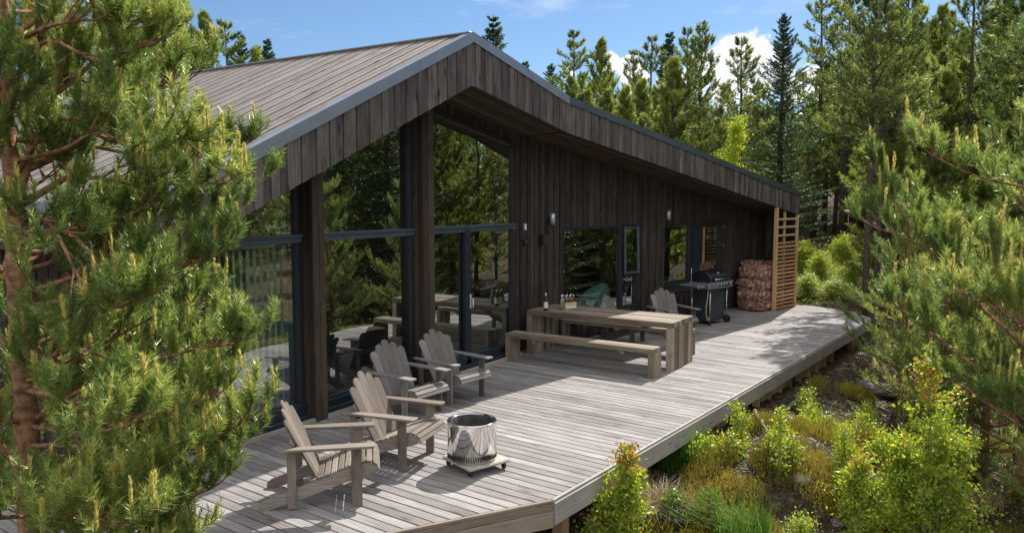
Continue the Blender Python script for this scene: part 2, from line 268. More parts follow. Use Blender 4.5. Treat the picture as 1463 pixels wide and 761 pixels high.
class MB:
    """collects solids into one mesh with board UVs and a per-board random value"""
    def __init__(s): s.v = []; s.f = []; s.uv = []; s.r = []; s.sm = []
    def hexa(s, p, grain=None, r=None):
        """p: 8 corners, bottom ring 0-3 then top ring 4-7"""
        p = [Vector(q) for q in p]; b = len(s.v); s.v += [tuple(q) for q in p]
        r = random.random() if r is None else r
        e = [p[1]-p[0], p[3]-p[0], p[4]-p[0]]
        if grain is None: grain = max(range(3), key=lambda i: e[i].length)
        ax = [x.normalized() if x.length > 1e-9 else Vector((0, 0, 1)) for x in e]; g = ax[grain]; oth = [(ax[i]-g*ax[i].dot(g)).normalized() for i in range(3) if i != grain]
        off = (r*37.3 % 7, random.random()*9)
        for q in ((0, 3, 2, 1), (4, 5, 6, 7), (0, 1, 5, 4), (1, 2, 6, 5), (2, 3, 7, 6), (3, 0, 4, 7)):
            s.f.append(tuple(b+i for i in q))
            for i in q:
                d = p[i]-p[0]; s.uv.append((d.dot(g)+off[0], d.dot(oth[0])+d.dot(oth[1])+off[1]))
        s.r += [r]*8; s.sm += [False]*6
    def box(s, c, size, rot=None, grain=None, r=None):
        x, y, z = (k/2 for k in size); c = Vector(c)
        P = [Vector(q) for q in ((-x, -y, -z), (x, -y, -z), (x, y, -z), (-x, y, -z), (-x, -y, z), (x, -y, z), (x, y, z), (-x, y, z))]
        if rot is not None: P = [rot @ q for q in P]
        s.hexa([c+q for q in P], grain, r)
    def bar(s, a, b, w, h, up=(0, 0, 1), r=None):
        """board from a to b, w across, h along up"""
        a = Vector(a); b = Vector(b); d = (b-a).normalized(); sd_ = d.cross(Vector(up)).normalized()*w/2; u = sd_.cross(d).normalized()*h/2
        s.hexa([a-sd_-u, b-sd_-u, b+sd_-u, a+sd_-u, a-sd_+u, b-sd_+u, b+sd_+u, a+sd_+u], 0, r)
    def tube(s, pts, rad, seg=10, cap=True, smooth=True, r=None):
        pts = [Vector(q) for q in pts]; n = len(pts); rad = rad if isinstance(rad, (list, tuple)) else [rad]*n
        b = len(s.v); r = random.random() if r is None else r; L = 0; prev = None
        for i, q in enumerate(pts):
            d = (pts[min(i+1, n-1)]-pts[max(i-1, 0)]).normalized()
            if prev is None:
                a = d.orthogonal().normalized()
            else: a = (prev-d*prev.dot(d)).normalized()
            prev = a; c = d.cross(a)
            for k in range(seg):
                t = 2*math.pi*k/seg; s.v.append(tuple(q+(a*math.cos(t)+c*math.sin(t))*rad[i]))
            s.r += [r]*seg
        for i in range(n-1):
            for k in range(seg):
                k2 = (k+1) % seg; s.f.append((b+i*seg+k, b+i*seg+k2, b+(i+1)*seg+k2, b+(i+1)*seg+k)); s.sm.append(smooth)
                s.uv += [(i*.1, k/seg*.2), (i*.1, (k+1)/seg*.2), (i*.1+.1, (k+1)/seg*.2), (i*.1+.1, k/seg*.2)]
        if cap:
            for i0, rev in ((0, True), (n-1, False)):
                q = [b+i0*seg+k for k in range(seg)]; q = q[::-1] if rev else q
                s.f.append(tuple(q)); s.sm.append(False); s.uv += [(0, 0)]*seg
    def lathe(s, prof, c=(0, 0, 0), seg=32, r=None, closed=False):
        b = len(s.v); c = Vector(c); r = random.random() if r is None else r
        for (rr, z) in prof:
            for k in range(seg):
                t = 2*math.pi*k/seg; s.v.append((c.x+rr*math.cos(t), c.y+rr*math.sin(t), c.z+z))
            s.r += [r]*seg
        for i in range(len(prof)-1):
            for k in range(seg):
                k2 = (k+1) % seg; s.f.append((b+i*seg+k, b+i*seg+k2, b+(i+1)*seg+k2, b+(i+1)*seg+k)); s.sm.append(True)
                s.uv += [(k/seg, i*.1), ((k+1)/seg, i*.1), ((k+1)/seg, i*.1+.1), (k/seg, i*.1+.1)]
    def prism(s, poly, o, ex, ey, n, thick, r=None, grain=0):
        """flat outline poly [(a,b)] on axes ex,ey at o, extruded along n"""
        b = len(s.v); o = Vector(o); ex = Vector(ex); ey = Vector(ey); n = Vector(n); k = len(poly); r = random.random() if r is None else r; off = r*17
        for sgn in (0, 1):
            for (x, y) in poly: s.v.append(tuple(o+ex*x+ey*y+n*thick*sgn))
        s.r += [r]*(2*k)
        U = (lambda x, y: (x+off, y+off)) if grain == 0 else (lambda x, y: (y+off, x+off))
        s.f.append(tuple(b+i for i in range(k))[::-1]); s.uv += [U(*poly[i]) for i in range(k)][::-1]; s.sm.append(False)
        s.f.append(tuple(b+k+i for i in range(k))); s.uv += [U(*q) for q in poly]; s.sm.append(False)
        for i in range(k):
            j = (i+1) % k; s.f.append((b+i, b+j, b+k+j, b+k+i)); s.sm.append(False)
            s.uv += [U(*poly[i]), U(*poly[j]), U(poly[j][0], poly[j][1]+thick), U(poly[i][0], poly[i][1]+thick)]
    def build(s, name, mat, parent=None, bevel=0, mats=None):
        me = bpy.data.meshes.new(name); me.from_pydata(s.v, [], s.f)
        uvl = me.uv_layers.new(name='UVMap'); uvl.data.foreach_set('uv', np.array(s.uv, dtype=np.float32).ravel())
        at_ = me.attributes.new('rnd', 'FLOAT', 'POINT'); at_.data.foreach_set('value', np.array(s.r, dtype=np.float32))
        me.polygons.foreach_set('use_smooth', s.sm); me.update()
        return link(name, me, mat, parent, bevel=bevel)

def trimesh(name, V, T, rnd, mat, parent=None, smooth=False):
    """V (n,3), T (m,3) numpy arrays"""
    me = bpy.data.meshes.new(name); n = len(V); k = len(T)
    me.vertices.add(n); me.vertices.foreach_set('co', V.astype(np.float32).ravel())
    me.loops.add(k*3); me.loops.foreach_set('vertex_index', T.astype(np.int32).ravel())
    me.polygons.add(k); me.polygons.foreach_set('loop_start', np.arange(0, 3*k, 3, dtype=np.int32))
    me.update(calc_edges=True)
    a = me.attributes.new('rnd', 'FLOAT', 'POINT'); a.data.foreach_set('value', np.clip(rnd, 0, 1).astype(np.float32))
    return link(name, me, mat, parent, smooth)

# ================================================================== THE CABIN
K = Vector((11.4, 0, 0)); AB = R(-12)
EB = Vector((math.cos(AB), math.sin(AB), 0)); NB = Vector((math.sin(AB), -math.cos(AB), 0)); Z1 = Vector((0, 0, 1))
EX = Vector((1, 0, 0)); NA = Vector((0, -1, 0))
def Bp(t, off, z=0): return K+EB*t+NB*off+Z1*z
YF = -.975; TK = .17; TE = 9.0; OB = .96          # outer faces of the gable boards, their bend and their end
XE = 3.95                                          # left eave
ztA = lambda x: 4.88-.474*(8.64-x) if x < 8.64 else 4.88-.205*(x-8.64)
zsA = lambda x: 4.22-.449*(8.64-x) if x < 8.64 else 4.22-.165*(x-8.64)
ztB = lambda t: ztA(11.37)-.172*(t-TK)
zsB = lambda t: zsA(11.37)-.168*(t-TK)

cabin = empty('wooden_cabin', (8.64, 0, 0), 0, 'long dark timber cabin with glazed gable and sloping board roof above the deck', 'cabin')
_cab = []
def cb(o): _cab.append(o); return o

def clad(mb, o, ex, n, t0, t1, zb, zt, openings=(), pitch=.135, thick=.022, gap=.009, relief=.010, base=0):
    cuts = [t0]; t = t0+pitch
    while t < t1-.03: cuts.append(t); t += pitch*random.choice((.92, 1, 1.08))
    cuts.append(t1)
    for (a, b, _, _) in openings:
        cuts = [c for c in cuts if abs(c-a) > .03 and abs(c-b) > .03]+[x for x in (a, b) if t0-1e-6 <= x <= t1+1e-6]
    cuts = sorted(set(cuts)); k = 0
    for a, b in zip(cuts[:-1], cuts[1:]):
        mid = (a+b)/2; spans = [[None, None]]; segs = []
        ops = sorted([(q[2], q[3]) for q in openings if q[0] < mid < q[1]]); lo = None
        for (za, zc) in ops: segs.append((lo, za)); lo = zc
        segs.append((lo, None)); k += 1
        th_ = thick+(relief if k % 2 else 0); a2, b2 = a+gap/2, b-gap/2
        for (lo, hi) in segs:
            z0a = zb(a2) if lo is None else lo; z0b = zb(b2) if lo is None else lo
            z1a = zt(a2) if hi is None else hi; z1b = zt(b2) if hi is None else hi
            if min(z1a-z0a, z1b-z0b) < .01: continue
            o0 = Vector(o)+Vector(n)*base; P = lambda t, d, z: o0+Vector(ex)*t+Vector(n)*d+Z1*z
            mb.hexa([P(a2, th_, z0a), P(b2, th_, z0b), P(b2, 0, z0b), P(a2, 0, z0a), P(a2, th_, z1a), P(b2, th_, z1b), P(b2, 0, z1b), P(a2, 0, z1a)], grain=2)
O0 = Vector((0, 0, 0))
# --- gable boards, two lengths meeting at the bend
mb = MB(); clad(mb, (0, YF+.034, 0), EX, NA, XE, 11.37, zsA, lambda x: ztA(x)-.02, pitch=.105, thick=.022, relief=.012)
clad(mb, K+NB*(OB-.034), EB, NB, TK, TE, zsB, lambda t: ztB(t)-.02, pitch=.1)
cb(mb.build('fascia', M['fascia'], bevel=.003))
# --- roof body (dark, behind the boards)
mb = MB()
def slab(pts, ztop, zbot): mb.hexa([Vector((*p, zbot[i])) for i, p in enumerate(pts)]+[Vector((*p, ztop[i])) for i, p in enumerate(pts)])
YB = 8.0
f = YF+.036
slab([(XE+.02, f), (8.64, f), (8.64, YB), (XE+.02, YB)], [ztA(XE+.02)-.03, ztA(8.64)-.03]*1+[ztA(8.64)-.03, ztA(XE+.02)-.03], [zsA(XE+.02)+.03, zsA(8.64)+.03, zsA(8.64)+.03, zsA(XE+.02)+.03])
fk = K+EB*TK+NB*(OB-.036)
slab([(8.64, f), (fk.x, f), (11.4, YB), (8.64, YB)], [4.85, ztA(11.37)-.03, ztA(11.37)-.03, 4.85], [4.25, zsA(11.37)+.03, zsA(11.37)+.03, 4.25])
e0 = Bp(TE, OB-.036); e1 = Bp(TE, -6.2)
slab([(fk.x, fk.y), (e0.x, e0.y), (e1.x, e1.y), (11.4, YB)], [ztB(TK)-.03, ztB(TE)-.03, ztB(TE)-.03, ztB(TK)-.03], [zsB(TK)+.03, zsB(TE)+.03, zsB(TE)+.03, zsB(TK)+.03])
cb(mb.build('roof_frame', M['soffit']))
# --- roof boards running down the left slope, ridge cap
mb = MB(); y = YF+.05; sl = Vector((1, 0, .474)).normalized(); up = Vector((-.474, 0, 1)).normalized(); Lr = (8.64-XE)/sl.x; k = 0
while y < YB-.1:
    k += 1; wd = .108; b0 = Vector((XE-.05, y+wd/2, ztA(XE-.05)+.012)); mb.bar(b0, b0+sl*(Lr+.02), wd+random.uniform(-.006, .006), .03+(.008 if k % 2 else 0), up); y += .147
cb(mb.build('roof_boards', M['roof'], bevel=.004))
mb = MB(); mb.box((8.64, (YF+YB)/2, ztA(8.64)+.035), (.16, YB-YF, .02))
cb(mb.build('ridge_cap', M['flash'], bevel=.004)); mb = MB(); mb.bar((XE-.08, YF, ztA(XE)-.05), (XE-.08, YB, ztA(XE)-.05), .1, .1)
cb(mb.build('gutter', M['flash'], bevel=.004))
# --- flashing along the verge
mb = MB()
def flashrun(P, Q, n, h=.125, lip=.1, seam=2.0):
    P = Vector(P); Q = Vector(Q); n = Vector(n); L = (Q-P).length; d = (Q-P)/L; a = 0; u = d.cross(n); u = u if u.z > 0 else -u
    while a < L:
        b = min(L, a+seam); A = P+d*(a+(.004 if a else 0)); B_ = P+d*b
        mb.hexa([A+n*.012-Z1*h, B_+n*.012-Z1*h, B_-n*.004-Z1*h, A-n*.004-Z1*h, A+n*.012, B_+n*.012, B_-n*.004, A-n*.004], 0)
        mb.hexa([A+n*.012, B_+n*.012, B_-n*lip, A-n*lip, A+n*.012+u*.02, B_+n*.012+u*.02, B_-n*lip+u*.02, A-n*lip+u*.02], 0)
        a = b
flashrun((XE-.05, YF, ztA(XE-.05)+.03), (8.64, YF, 4.91), NA); flashrun((8.64, YF, 4.91), (11.37, YF, ztA(11.37)+.03), NA, .11)
cb(mb.build('flashing', M['flash']))
mb = MB(); flashrun(Bp(TK, OB, ztB(TK)+.03), Bp(TE+.06, OB, ztB(TE+.06)+.03), NB, .1); mb.bar(Bp(TE+.05, OB, ztB(TE)-.02), Bp(TE+.05, -6, ztB(TE)-.02), .06, .1)
cb(mb.build('dark_flashing', M['flashdark'])); _cab[-1]['label'] = 'dark grey flashing over the low wing'
# --- soffit boards
mb = MB(); y = YF+.04
while y < -.02:
    y2 = min(y+.12, -.0)
    for (x0, x1) in ((XE+.05, 8.64), (8.64, 11.37+(-y)*-.1)):
        mb.hexa([(x0, y, zsA(x0)), (x1, y, zsA(x1)), (x1, y2-.008, zsA(x1)), (x0, y2-.008, zsA(x0)), (x0, y, zsA(x0)+.02), (x1, y, zsA(x1)+.02), (x1, y2-.008, zsA(x1)+.02), (x0, y2-.008, zsA(x0)+.02)], 0)
    y += .12
q = OB-.04
while q > .02:
    q2 = max(q-.12, 0); ta = TK*q/OB; P = [Bp(ta, q, zsB(TK)), Bp(TE-.02, q, zsB(TE)), Bp(TE-.02, q2+.008, zsB(TE)), Bp(ta, q2+.008, zsB(TK))]
    mb.hexa(P+[v_+Z1*.02 for v_ in P], 0); q -= .12
cb(mb.build('soffit', M['soffit']))
# --- walls: glazed facade boards, low wing, ends
gtop = lambda x: min(zsA(x)-.17, 99)
mb = MB()
clad(mb, O0, EX, NA, 4.7, 11.33, gtop, lambda x: zsA(x)+.03, pitch=.085, thick=.02, base=-.02)
clad(mb, O0, EX, NA, 11.2, 11.37, lambda x: 0, gtop, pitch=.085, thick=.02, base=-.02)
OPEN = [(1.12, 3.53, .45, 2.16), (4.45, 5.63, .82, 2.16), (5.8, 6.98, .02, 2.15)]
clad(mb, K, EB, NB, .0, 9.02, lambda t: .02, lambda t: zsB(t)+.03, OPEN, pitch=.088, thick=.02, relief=.014, base=-.02)
clad(mb, K, EB, NB, 3.6, 4.4, lambda t: .02, lambda t: zsB(t)+.02, pitch=.12, thick=.03, relief=.02, base=.02)
# left side wall and end wall return
clad(mb, (4.7, 0, 0), (0, 1, 0), (-1, 0, 0), 0, YB-.4, lambda t: -.4, lambda t: zsA(4.7)+.1, pitch=.135)
clad(mb, Bp(9.02, -6), NB, EB, 0, 6.9, lambda t: -.3, lambda t: zsB(9.02)+.1, pitch=.135)
clad(mb, Bp(8.95, 0), NB, -EB, 0, .9, lambda t: .0, lambda t: zsB(9.0)+.05, pitch=.125)
cb(mb.build('wall', M['clad'], bevel=.003))
# backing and inner shell
mb = MB()
def backw(t0, t1, z0, z1a, z1b=None): 
    z1b = z1a if z1b is None else z1b
    mb.hexa([Bp(t0, -.03, z0), Bp(t1, -.03, z0), Bp(t1, -.15, z0), Bp(t0, -.15, z0), Bp(t0, -.03, z1a), Bp(t1, -.03, z1b), Bp(t1, -.15, z1b), Bp(t0, -.15, z1a)])
edges = [0, 1.12, 3.53, 4.45, 5.63, 5.8, 6.98, 9.02]; op = {1: OPEN[0], 3: OPEN[1], 5: OPEN[2]}
for i in range(7):
    a, b = edges[i], edges[i+1]
    if i in op:
        if op[i][2] > .05: backw(a, b, -.3, op[i][2])
        backw(a, b, op[i][3], zsB(a)+.02, zsB(b)+.02)
    else: backw(a, b, -.3, zsB(a)+.02, zsB(b)+.02)
mb.box((4.79, YB/2-.2, 1.1), (.12, YB-.5, 2.9)); mb.box((8, YB-.45, 1.6), (7, .12, 4)); mb.hexa([Bp(8.95, 0, -.3), Bp(9.0, 0, -.3), Bp(9.0, -6.1, -.3), Bp(8.95, -6.1, -.3), Bp(8.95, 0, 2.3), Bp(9, 0, 2.3), Bp(9, -6.1, 2.3), Bp(8.95, -6.1, 2.3)])
mb.hexa([Bp(-.5, -6.0, -.3), Bp(9, -6.0, -.3), Bp(9, -6.12, -.3), Bp(-.5, -6.12, -.3), Bp(-.5, -6, 3.8), Bp(9, -6, 2.3), Bp(9, -6.12, 2.3), Bp(-.5, -6.12, 3.8)])
mb.box((11.3, .25, 1.7), (.1, .4, 4.1))
cb(mb.build('inner_wall', M['plaster']))
mb = MB(); mb.box((8.1, 3.9, -.03), (6.6, 7.5, .06)); P = [Bp(0, -.2, -.06), Bp(9, -.2, -.06), Bp(9, -6, -.06), Bp(0, -6, -.06)]; mb.hexa(P+[q_+Z1*.05 for q_ in P])
cb(mb.build('inner_floor', M['intfloor']))
# --- posts of the gable
for (x0, x1, d) in ((4.86, 5.06, .22), (6.41, 6.6, .228), (8.5, 8.755, .205)):
    mb = MB(); zt_ = min(zsA(x0), zsA(x1))+.02
    mb.box(((x0+x1)/2, -d/2+.02, zt_/2), (x1-x0-.03, d-.01, zt_)); k = 2; wv = (x1-x0)/k
    for i in range(k): mb.box((x0+wv*(i+.5), -d+.012, zt_/2), (wv-.006, .024, zt_), grain=2)
    for i in range(2): mb.box((x0+.008, -d/2+(i-.5)*d*.46, zt_/2), (.02, d*.46-.005, zt_-.004), grain=2)
    mb.box((x1-.008, -d/2+.01, zt_/2), (.02, d*.9, zt_-.004), grain=2)
    cb(mb.build('post', M['post'], bevel=.003))
# --- gable glazing
def quad(name, P, mat, parent):
    me = bpy.data.meshes.new(name); me.from_pydata([tuple(q_) for q_ in P], [], [(0, 1, 2, 3)]); me.update(); return link(name, me, mat, parent)
bays = [(5.08, 6.41), (6.6, 8.5), (8.755, 11.2)]
for (x0, x1) in bays:
    mb = MB(); yv = .01; fw = .065
    mb.box((x0+fw/2, yv, 1.12), (fw, .1, 2.2)); mb.box((x1-fw/2-.02, yv, 1.12), (fw, .1, 2.2))
    g0, g1 = gtop(x0), gtop(x1)
    mb.hexa([(x0, yv-.05, g0-.07), (x1, yv-.05, g1-.07), (x1, yv+.05, g1-.07), (x0, yv+.05, g0-.07), (x0, yv-.05, g0), (x1, yv-.05, g1), (x1, yv+.05, g1), (x0, yv+.05, g0)])
    for xx, gg in ((x0+fw/2, g0), (x1-fw/2-.02, g1)): mb.hexa([(xx-fw/2, yv-.045, 2.26), (xx+fw/2, yv-.045, 2.26), (xx+fw/2, yv+.045, 2.26), (xx-fw/2, yv+.045, 2.26), (xx-fw/2, yv-.045, gg-.07), (xx+fw/2, yv-.045, gg-.07), (xx+fw/2, yv+.045, gg-.07), (xx-fw/2, yv+.045, gg-.07)])
    if x0 > 8: mb.box((9.78, yv-.02, 1.12), (.13, .12, 2.16)); mb.box((9.69, yv+.03, 1.12), (.05, .06, 2.14))
    wn = mb.build('window', M['frame'], bevel=.004); cb(wn)
    quad('pane', [(x0, yv, .15), (x1, yv, .15), (x1, yv, 2.2), (x0, yv, 2.2)], M['glass'], wn)
    quad('pane', [(x0, yv, 2.24), (x1, yv, 2.24), (x1, yv, g1-.03), (x0, yv, g0-.03)], M['glass'], wn)
    mb = MB(); mb.box(((x0+x1)/2, yv, 2.22), (x1-x0, .125, .1)); mb.box(((x0+x1)/2, yv-.077, 2.255), (x1-x0-.02, .03, .03)); mb.build('transom', M['framelite'], wn, bevel=.004)
    mb = MB(); mb.box(((x0+x1)/2, -.02, .11), (x1-x0, .1, .22)); mb.box(((x0+x1)/2, -.09, .045), (x1-x0, .08, .09)); mb.box(((x0+x1)/2, -.075, .17), (x1-x0, .03, .012))
    mb.build('sill', M['silldark'], wn, bevel=.004)
    if x0 > 8:
        mb = MB(); mb.box((9.8, -.085, 1.08), (.02, .012, .22)); mb.tube([(9.8, -.09, 1.12), (9.8, -.135, 1.12), (9.8, -.135, .98)], .011, 8)
        mb.build('door_handle', M['white'], wn)
mb = MB(); mb.box((7.9, -.19, .02), (6.5, .05, .04)); cb(mb.build('threshold', M['threshold']))
# --- low wing windows
def bbox(mb, t0, t1, o0, o1, z0, z1):
    P = [Bp(t0, o1), Bp(t1, o1), Bp(t1, o0), Bp(t0, o0)]; mb.hexa([q_+Z1*z0 for q_ in P]+[q_+Z1*z1 for q_ in P])
def frame(t0, t1, z0, z1, w=.06, o0=-.08, o1=.0, mat='frame', bars=()):
    mb = MB(); bbox(mb, t0, t0+w, o0, o1, z0, z1); bbox(mb, t1-w, t1, o0, o1, z0, z1); bbox(mb, t0+w, t1-w, o0, o1, z0, z0+w); bbox(mb, t0+w, t1-w, o0, o1, z1-w, z1)
    for b in bars: bbox(mb, *b)
    return mb.build('window', M[mat], bevel=.004)
def pane(t0, t1, z0, z1, off, par): return quad('pane', [Bp(t0, off, z0), Bp(t1, off, z0), Bp(t1, off, z1), Bp(t0, off, z1)], M['glass'], par)
w1 = cb(frame(1.12, 3.53, .45, 2.16, bars=[(2.93, 3.03, -.08, .0, .51, 2.1), (3.03, 3.47, -.08, .0, 1.1, 1.16)])); pane(1.16, 2.95, .5, 2.12, -.05, w1); pane(3.0, 3.5, .5, 1.12, -.05, w1)
# the small sash stands a little open, hinged at its top
mb = MB(); sw = .045
def Sp(t, s, d):                                  # sash plane: s down from the hinge, d out of the plane
    a = R(1.5); return Bp(t, .01+s*math.sin(a)+d*math.cos(a), 2.12-s*math.cos(a)+d*math.sin(a))
def sb(t0, t1, s0, s1): mb.hexa([Sp(t0, s1, .04), Sp(t1, s1, .04), Sp(t1, s1, 0), Sp(t0, s1, 0), Sp(t0, s0, .04), Sp(t1, s0, .04), Sp(t1, s0, 0), Sp(t0, s0, 0)])
sb(3.0, 3.0+sw, 0, .96); sb(3.5-sw, 3.5, 0, .96); sb(3.0+sw, 3.5-sw, 0, sw); sb(3.0+sw, 3.5-sw, .96-sw, .96)
s_ = mb.build('sash', M['framelite'], w1, bevel=.003); quad('pane', [Sp(3.02, .94, .02), Sp(3.48, .94, .02), Sp(3.48, .02, .02), Sp(3.02, .02, .02)], M['glass'], w1)
w2 = cb(frame(4.45, 5.63, .82, 2.16, bars=[(5.5, 5.57, -.08, .0, .88, 2.1)])); pane(4.5, 5.6, .86, 2.12, -.05, w2)
mb = MB(); bbox(mb, 4.42, 5.66, .01, .07, .78, .815); bbox(mb, 4.45, 5.63, .012, .03, .62, .78); mb.build('sill', M['silldark'], w2)
mb = MB(); bbox(mb, 5.645, 5.79, -.05, .03, .05, 2.14); cb(mb.build('window_trim', M['frame'], bevel=.004))
mb = MB(); bbox(mb, 5.8, 5.95, -.08, .02, .02, 2.15); bbox(mb, 6.83, 6.98, -.08, .02, .02, 2.15); bbox(mb, 5.95, 6.83, -.08, .02, 2.03, 2.15); bbox(mb, 5.95, 6.83, -.08, .02, .02, .35)
dr = cb(mb.build('door', M['frame'], bevel=.004)); pane(5.95, 6.83, .35, 2.03, -.04, dr)
for z in (.45, 1.58, 2.02): mb = MB(); bbox(mb, 6.96, 6.99, .02, .045, z-.045, z+.045); mb.build('hinge', M['chrome'], dr)
# --- slatted screen closing the end of the porch
mb = MB(); bbox(mb, 7.8, 7.88, .88, .96, 0, zsB(7.88)); bbox(mb, 8.93, 8.99, .88, .95, 0, zsB(9)); bbox(mb, 8.32, 8.39, .86, .9, 0, zsB(8.39))
scr = cb(mb.build('slatted_screen', M['slat'], bevel=.003)); z = .03; mb = MB()
while z < 1.62: bbox(mb, 7.88, 8.94, .905, .945, z, z+.048); z += .092
for z in (1.78, 1.98, 2.17): bbox(mb, 7.88, 8.94, .905, .945, z, z+.048)
mb.build('slats', M['slat'], scr, bevel=.003)
# roof vent peeping over the ridge
mb = MB(); mb.lathe([(.09, 0), (.09, .08), (.16, .1), (.13, .17), (.05, .2), (.0, .205)], (8.95, -.35, 4.8), 16); cb(mb.build('roof_vent', M['black']))
for o_ in _cab: o_.parent = cabin; o_.matrix_parent_inverse = Matrix.Translation((-8.64, 0, 0))

# ------------------------------------------------------------------ things fixed to the wall
def walllamp(t, z, lab):
    r_ = empty('wall_spotlight', Bp(t, 0, z), AB, lab, 'wall lamp', 'spotlights on the low wing')
    mb = MB(); mb.box((0, -.05, -.02), (.07, .05, .09)); mb.build('bracket', M['black'], r_)
    mb = MB(); mb.tube([(-.012, -.12, .1), (.012, -.1, -.1)], [.05, .052], 16); mb.build('lamp_housing', M['lampgrey'], r_)
    return r_
walllamp(.73, 2.33, 'tilted grey spotlight on the dark boards above the speaker box')
walllamp(4.47, 2.34, 'tilted grey spotlight above the window behind the grill')
r_ = empty('speaker', Bp(.51, .04, 1.96), AB, 'small black box speaker on the wall below the first spotlight', 'speaker')
mb = MB(); mb.box((0, -.06, 0), (.13, .1, .2)); mb.build('case', M['black'], r_, bevel=.008); mb = MB(); mb.box((0, -.115, 0), (.11, .012, .18)); mb.build('grille', M['rubber'], r_)
mb = MB(); mb.box((0, 0, 0), (.035, .05, .11)); o_ = mb.build('wall_sensor', M['white'], None, bevel=.006); o_.location = Bp(.09, .04, 2.2); o_.rotation_euler = (0, 0, AB); tag(o_, 'small white upright sensor on the wall next to the tall glazing', 'sensor')
mb = MB(); mb.lathe([(0, .05), (.035, .05), (.05, .02), (.05, 0)], seg=14); o_ = mb.build('outdoor_socket', M['black'], None); o_.location = Bp(.1, .03, 1.93); o_.rotation_euler = (R(90), 0, AB); tag(o_, 'small round black socket on the wall under the white sensor', 'socket')

# ================================================================== THE DECK
DA = Vector((5.86, -3.81, 0)); DBp = Vector((18.85, -4.635, 0)); de = (DBp-DA).normalized(); dp = Vector((-de.y, de.x, 0))   # along the edge, into the deck
DL = DA+Vector((-1.13, .67, 0)).normalized()*4.4
poly = [DA, DBp, Vector((19.75, -4.15, 0)), Vector((20.3, -2.9, 0)), Vector((20.3, .2, 0)), Vector((4.6, .2, 0)), Vector((DL.x-.3, .2, 0)), DL]
poly2 = [((p_-DA).dot(de), (p_-DA).dot(dp)) for p_ in poly]
def span(s):                                      # extent of the deck along dp at station s
    xs = []
    for i in range(len(poly2)):
        (a, b), (c, d) = poly2[i], poly2[(i+1) % len(poly2)]
        if (a-s)*(c-s) < 0: xs.append(b+(d-b)*(s-a)/(c-a))
    return (min(xs), max(xs)) if len(xs) > 1 else None
deck = empty('wooden_deck', (10, -2, 0), 0, 'weathered grey board deck with an angled corner running along the front of the cabin', 'deck')
mb = MB(); pitch = .122; s = -6; smax = max(a for a, _ in poly2)
while s < smax:
    A = span(s+.003); B_ = span(s+pitch-.010)
    if A and B_:
        cuts = [0, 1]
        if random.random() < .3: cuts = [0, random.choice((.35, .62, .8)), 1]
        dz = random.uniform(-.0015, .0015)
        for c0, c1 in zip(cuts[:-1], cuts[1:]):
            g0 = 0 if c0 == 0 else .002
            P = []
            for (ss, q) in ((s+.003, A), (s+pitch-.010, B_)):
                P.append((DA+de*ss+dp*(q[0]+(q[1]-q[0])*c0+g0), DA+de*ss+dp*(q[0]+(q[1]-q[0])*c1-g0)))
            bot = [P[0][0], P[1][0], P[1][1], P[0][1]]
            mb.hexa([v_+Z1*(-.028+dz) for v_ in bot]+[v_+Z1*dz for v_ in bot], grain=1)
    s += pitch
dk = [mb.build('deck_boards', M['deck'], bevel=.003)]
# joists below, dark
mb = MB()
for q in (.5, 1.4, 2.3, 3.2): mb.bar(DA+de*.3+dp*q-Z1*.12, DBp-de*.3+dp*q-Z1*.12, .05, .17)
dk.append(mb.build('joists', M['skirt']))
mb = MB()
def beam(P, Q, h, out_, m_=.045, top=-.0): 
    P = Vector(P); Q = Vector(Q); mb.bar(P+out_*m_/2+Z1*(top-h/2), Q+out_*m_/2+Z1*(top-h/2), m_, h)
od = -dp; L = (DBp-DA).length; a = .0
while a < L: b = min(L, a+4.3); beam(DA+de*(a+.002), DA+de*(b-.002), .21, od, top=-.03); a = b
beam(DA, DBp, .028, od, .03, top=-.001)
e2 = (poly[2]-DBp).normalized(); beam(DBp, poly[2], .2, Vector((e2.y, -e2.x, 0)), top=-.002); e3 = (poly[3]-poly[2]).normalized(); beam(poly[2], poly[3], .2, Vector((e3.y, -e3.x, 0)), top=-.002)
dk.append(mb.build('edge_beam', M['edge'], bevel=.004))
mb = MB(); el = (DL-DA).normalized(); ol = Vector((-el.y, el.x, 0)); ol = ol if ol.y < 0 else -ol
beam(DA, DL, .03, ol, .035, top=-.001); beam(DA, DL, .065, ol, .04, top=-.033); beam(DA, DL, .15, ol, .05, top=-.1)
dk.append(mb.build('edge_beam', M['brownbeam'], bevel=.004)); dk[-1]['label'] = 'browner doubled edge beam of the angled corner'
def gz(x, y):
    """height of the ground"""
    s_ = (x-DA.x)*de.x+(y-DA.y)*de.y; q = (x-DA.x)*dp.x+(y-DA.y)*dp.y
    base = -.45-.75*max(0, min(1, (4.0-s_)/6)) if s_ < 4 else -.45-.012*max(0, min(s_-4, 14))
    z = base
    if q < -.3: z -= .30*min(-q-.3, 2.2)+.16*max(0, min(-q-2.5, 7))
    if s_ < 0: z -= .12*min(-s_, 6)
    d = math.hypot(x-8, y+2)
    hum = .55*math.exp(-((s_-3.2)**2/2.2+(q+1.1)**2/.5))+.28*math.exp(-((s_-5.2)**2/3+(q+1.9)**2/.7))
    if q < -.15: z += hum*min(1, (-q-.15)/.3)
    z += (mnoise.noise((x*.5, y*.5, 1.3))*.10+mnoise.noise((x*2.1, y*2.1, 4))*.035)*(1 if q < -.3 or x > 20.5 or y > 8 or x < 3 else .3)
    far = max(0, d-24); z += far*.035 if far < 120 else 4.2
    if x > 20: z += min(.5, (x-20)*.06)
    if y > 6: z += .0
    return z
s = .35
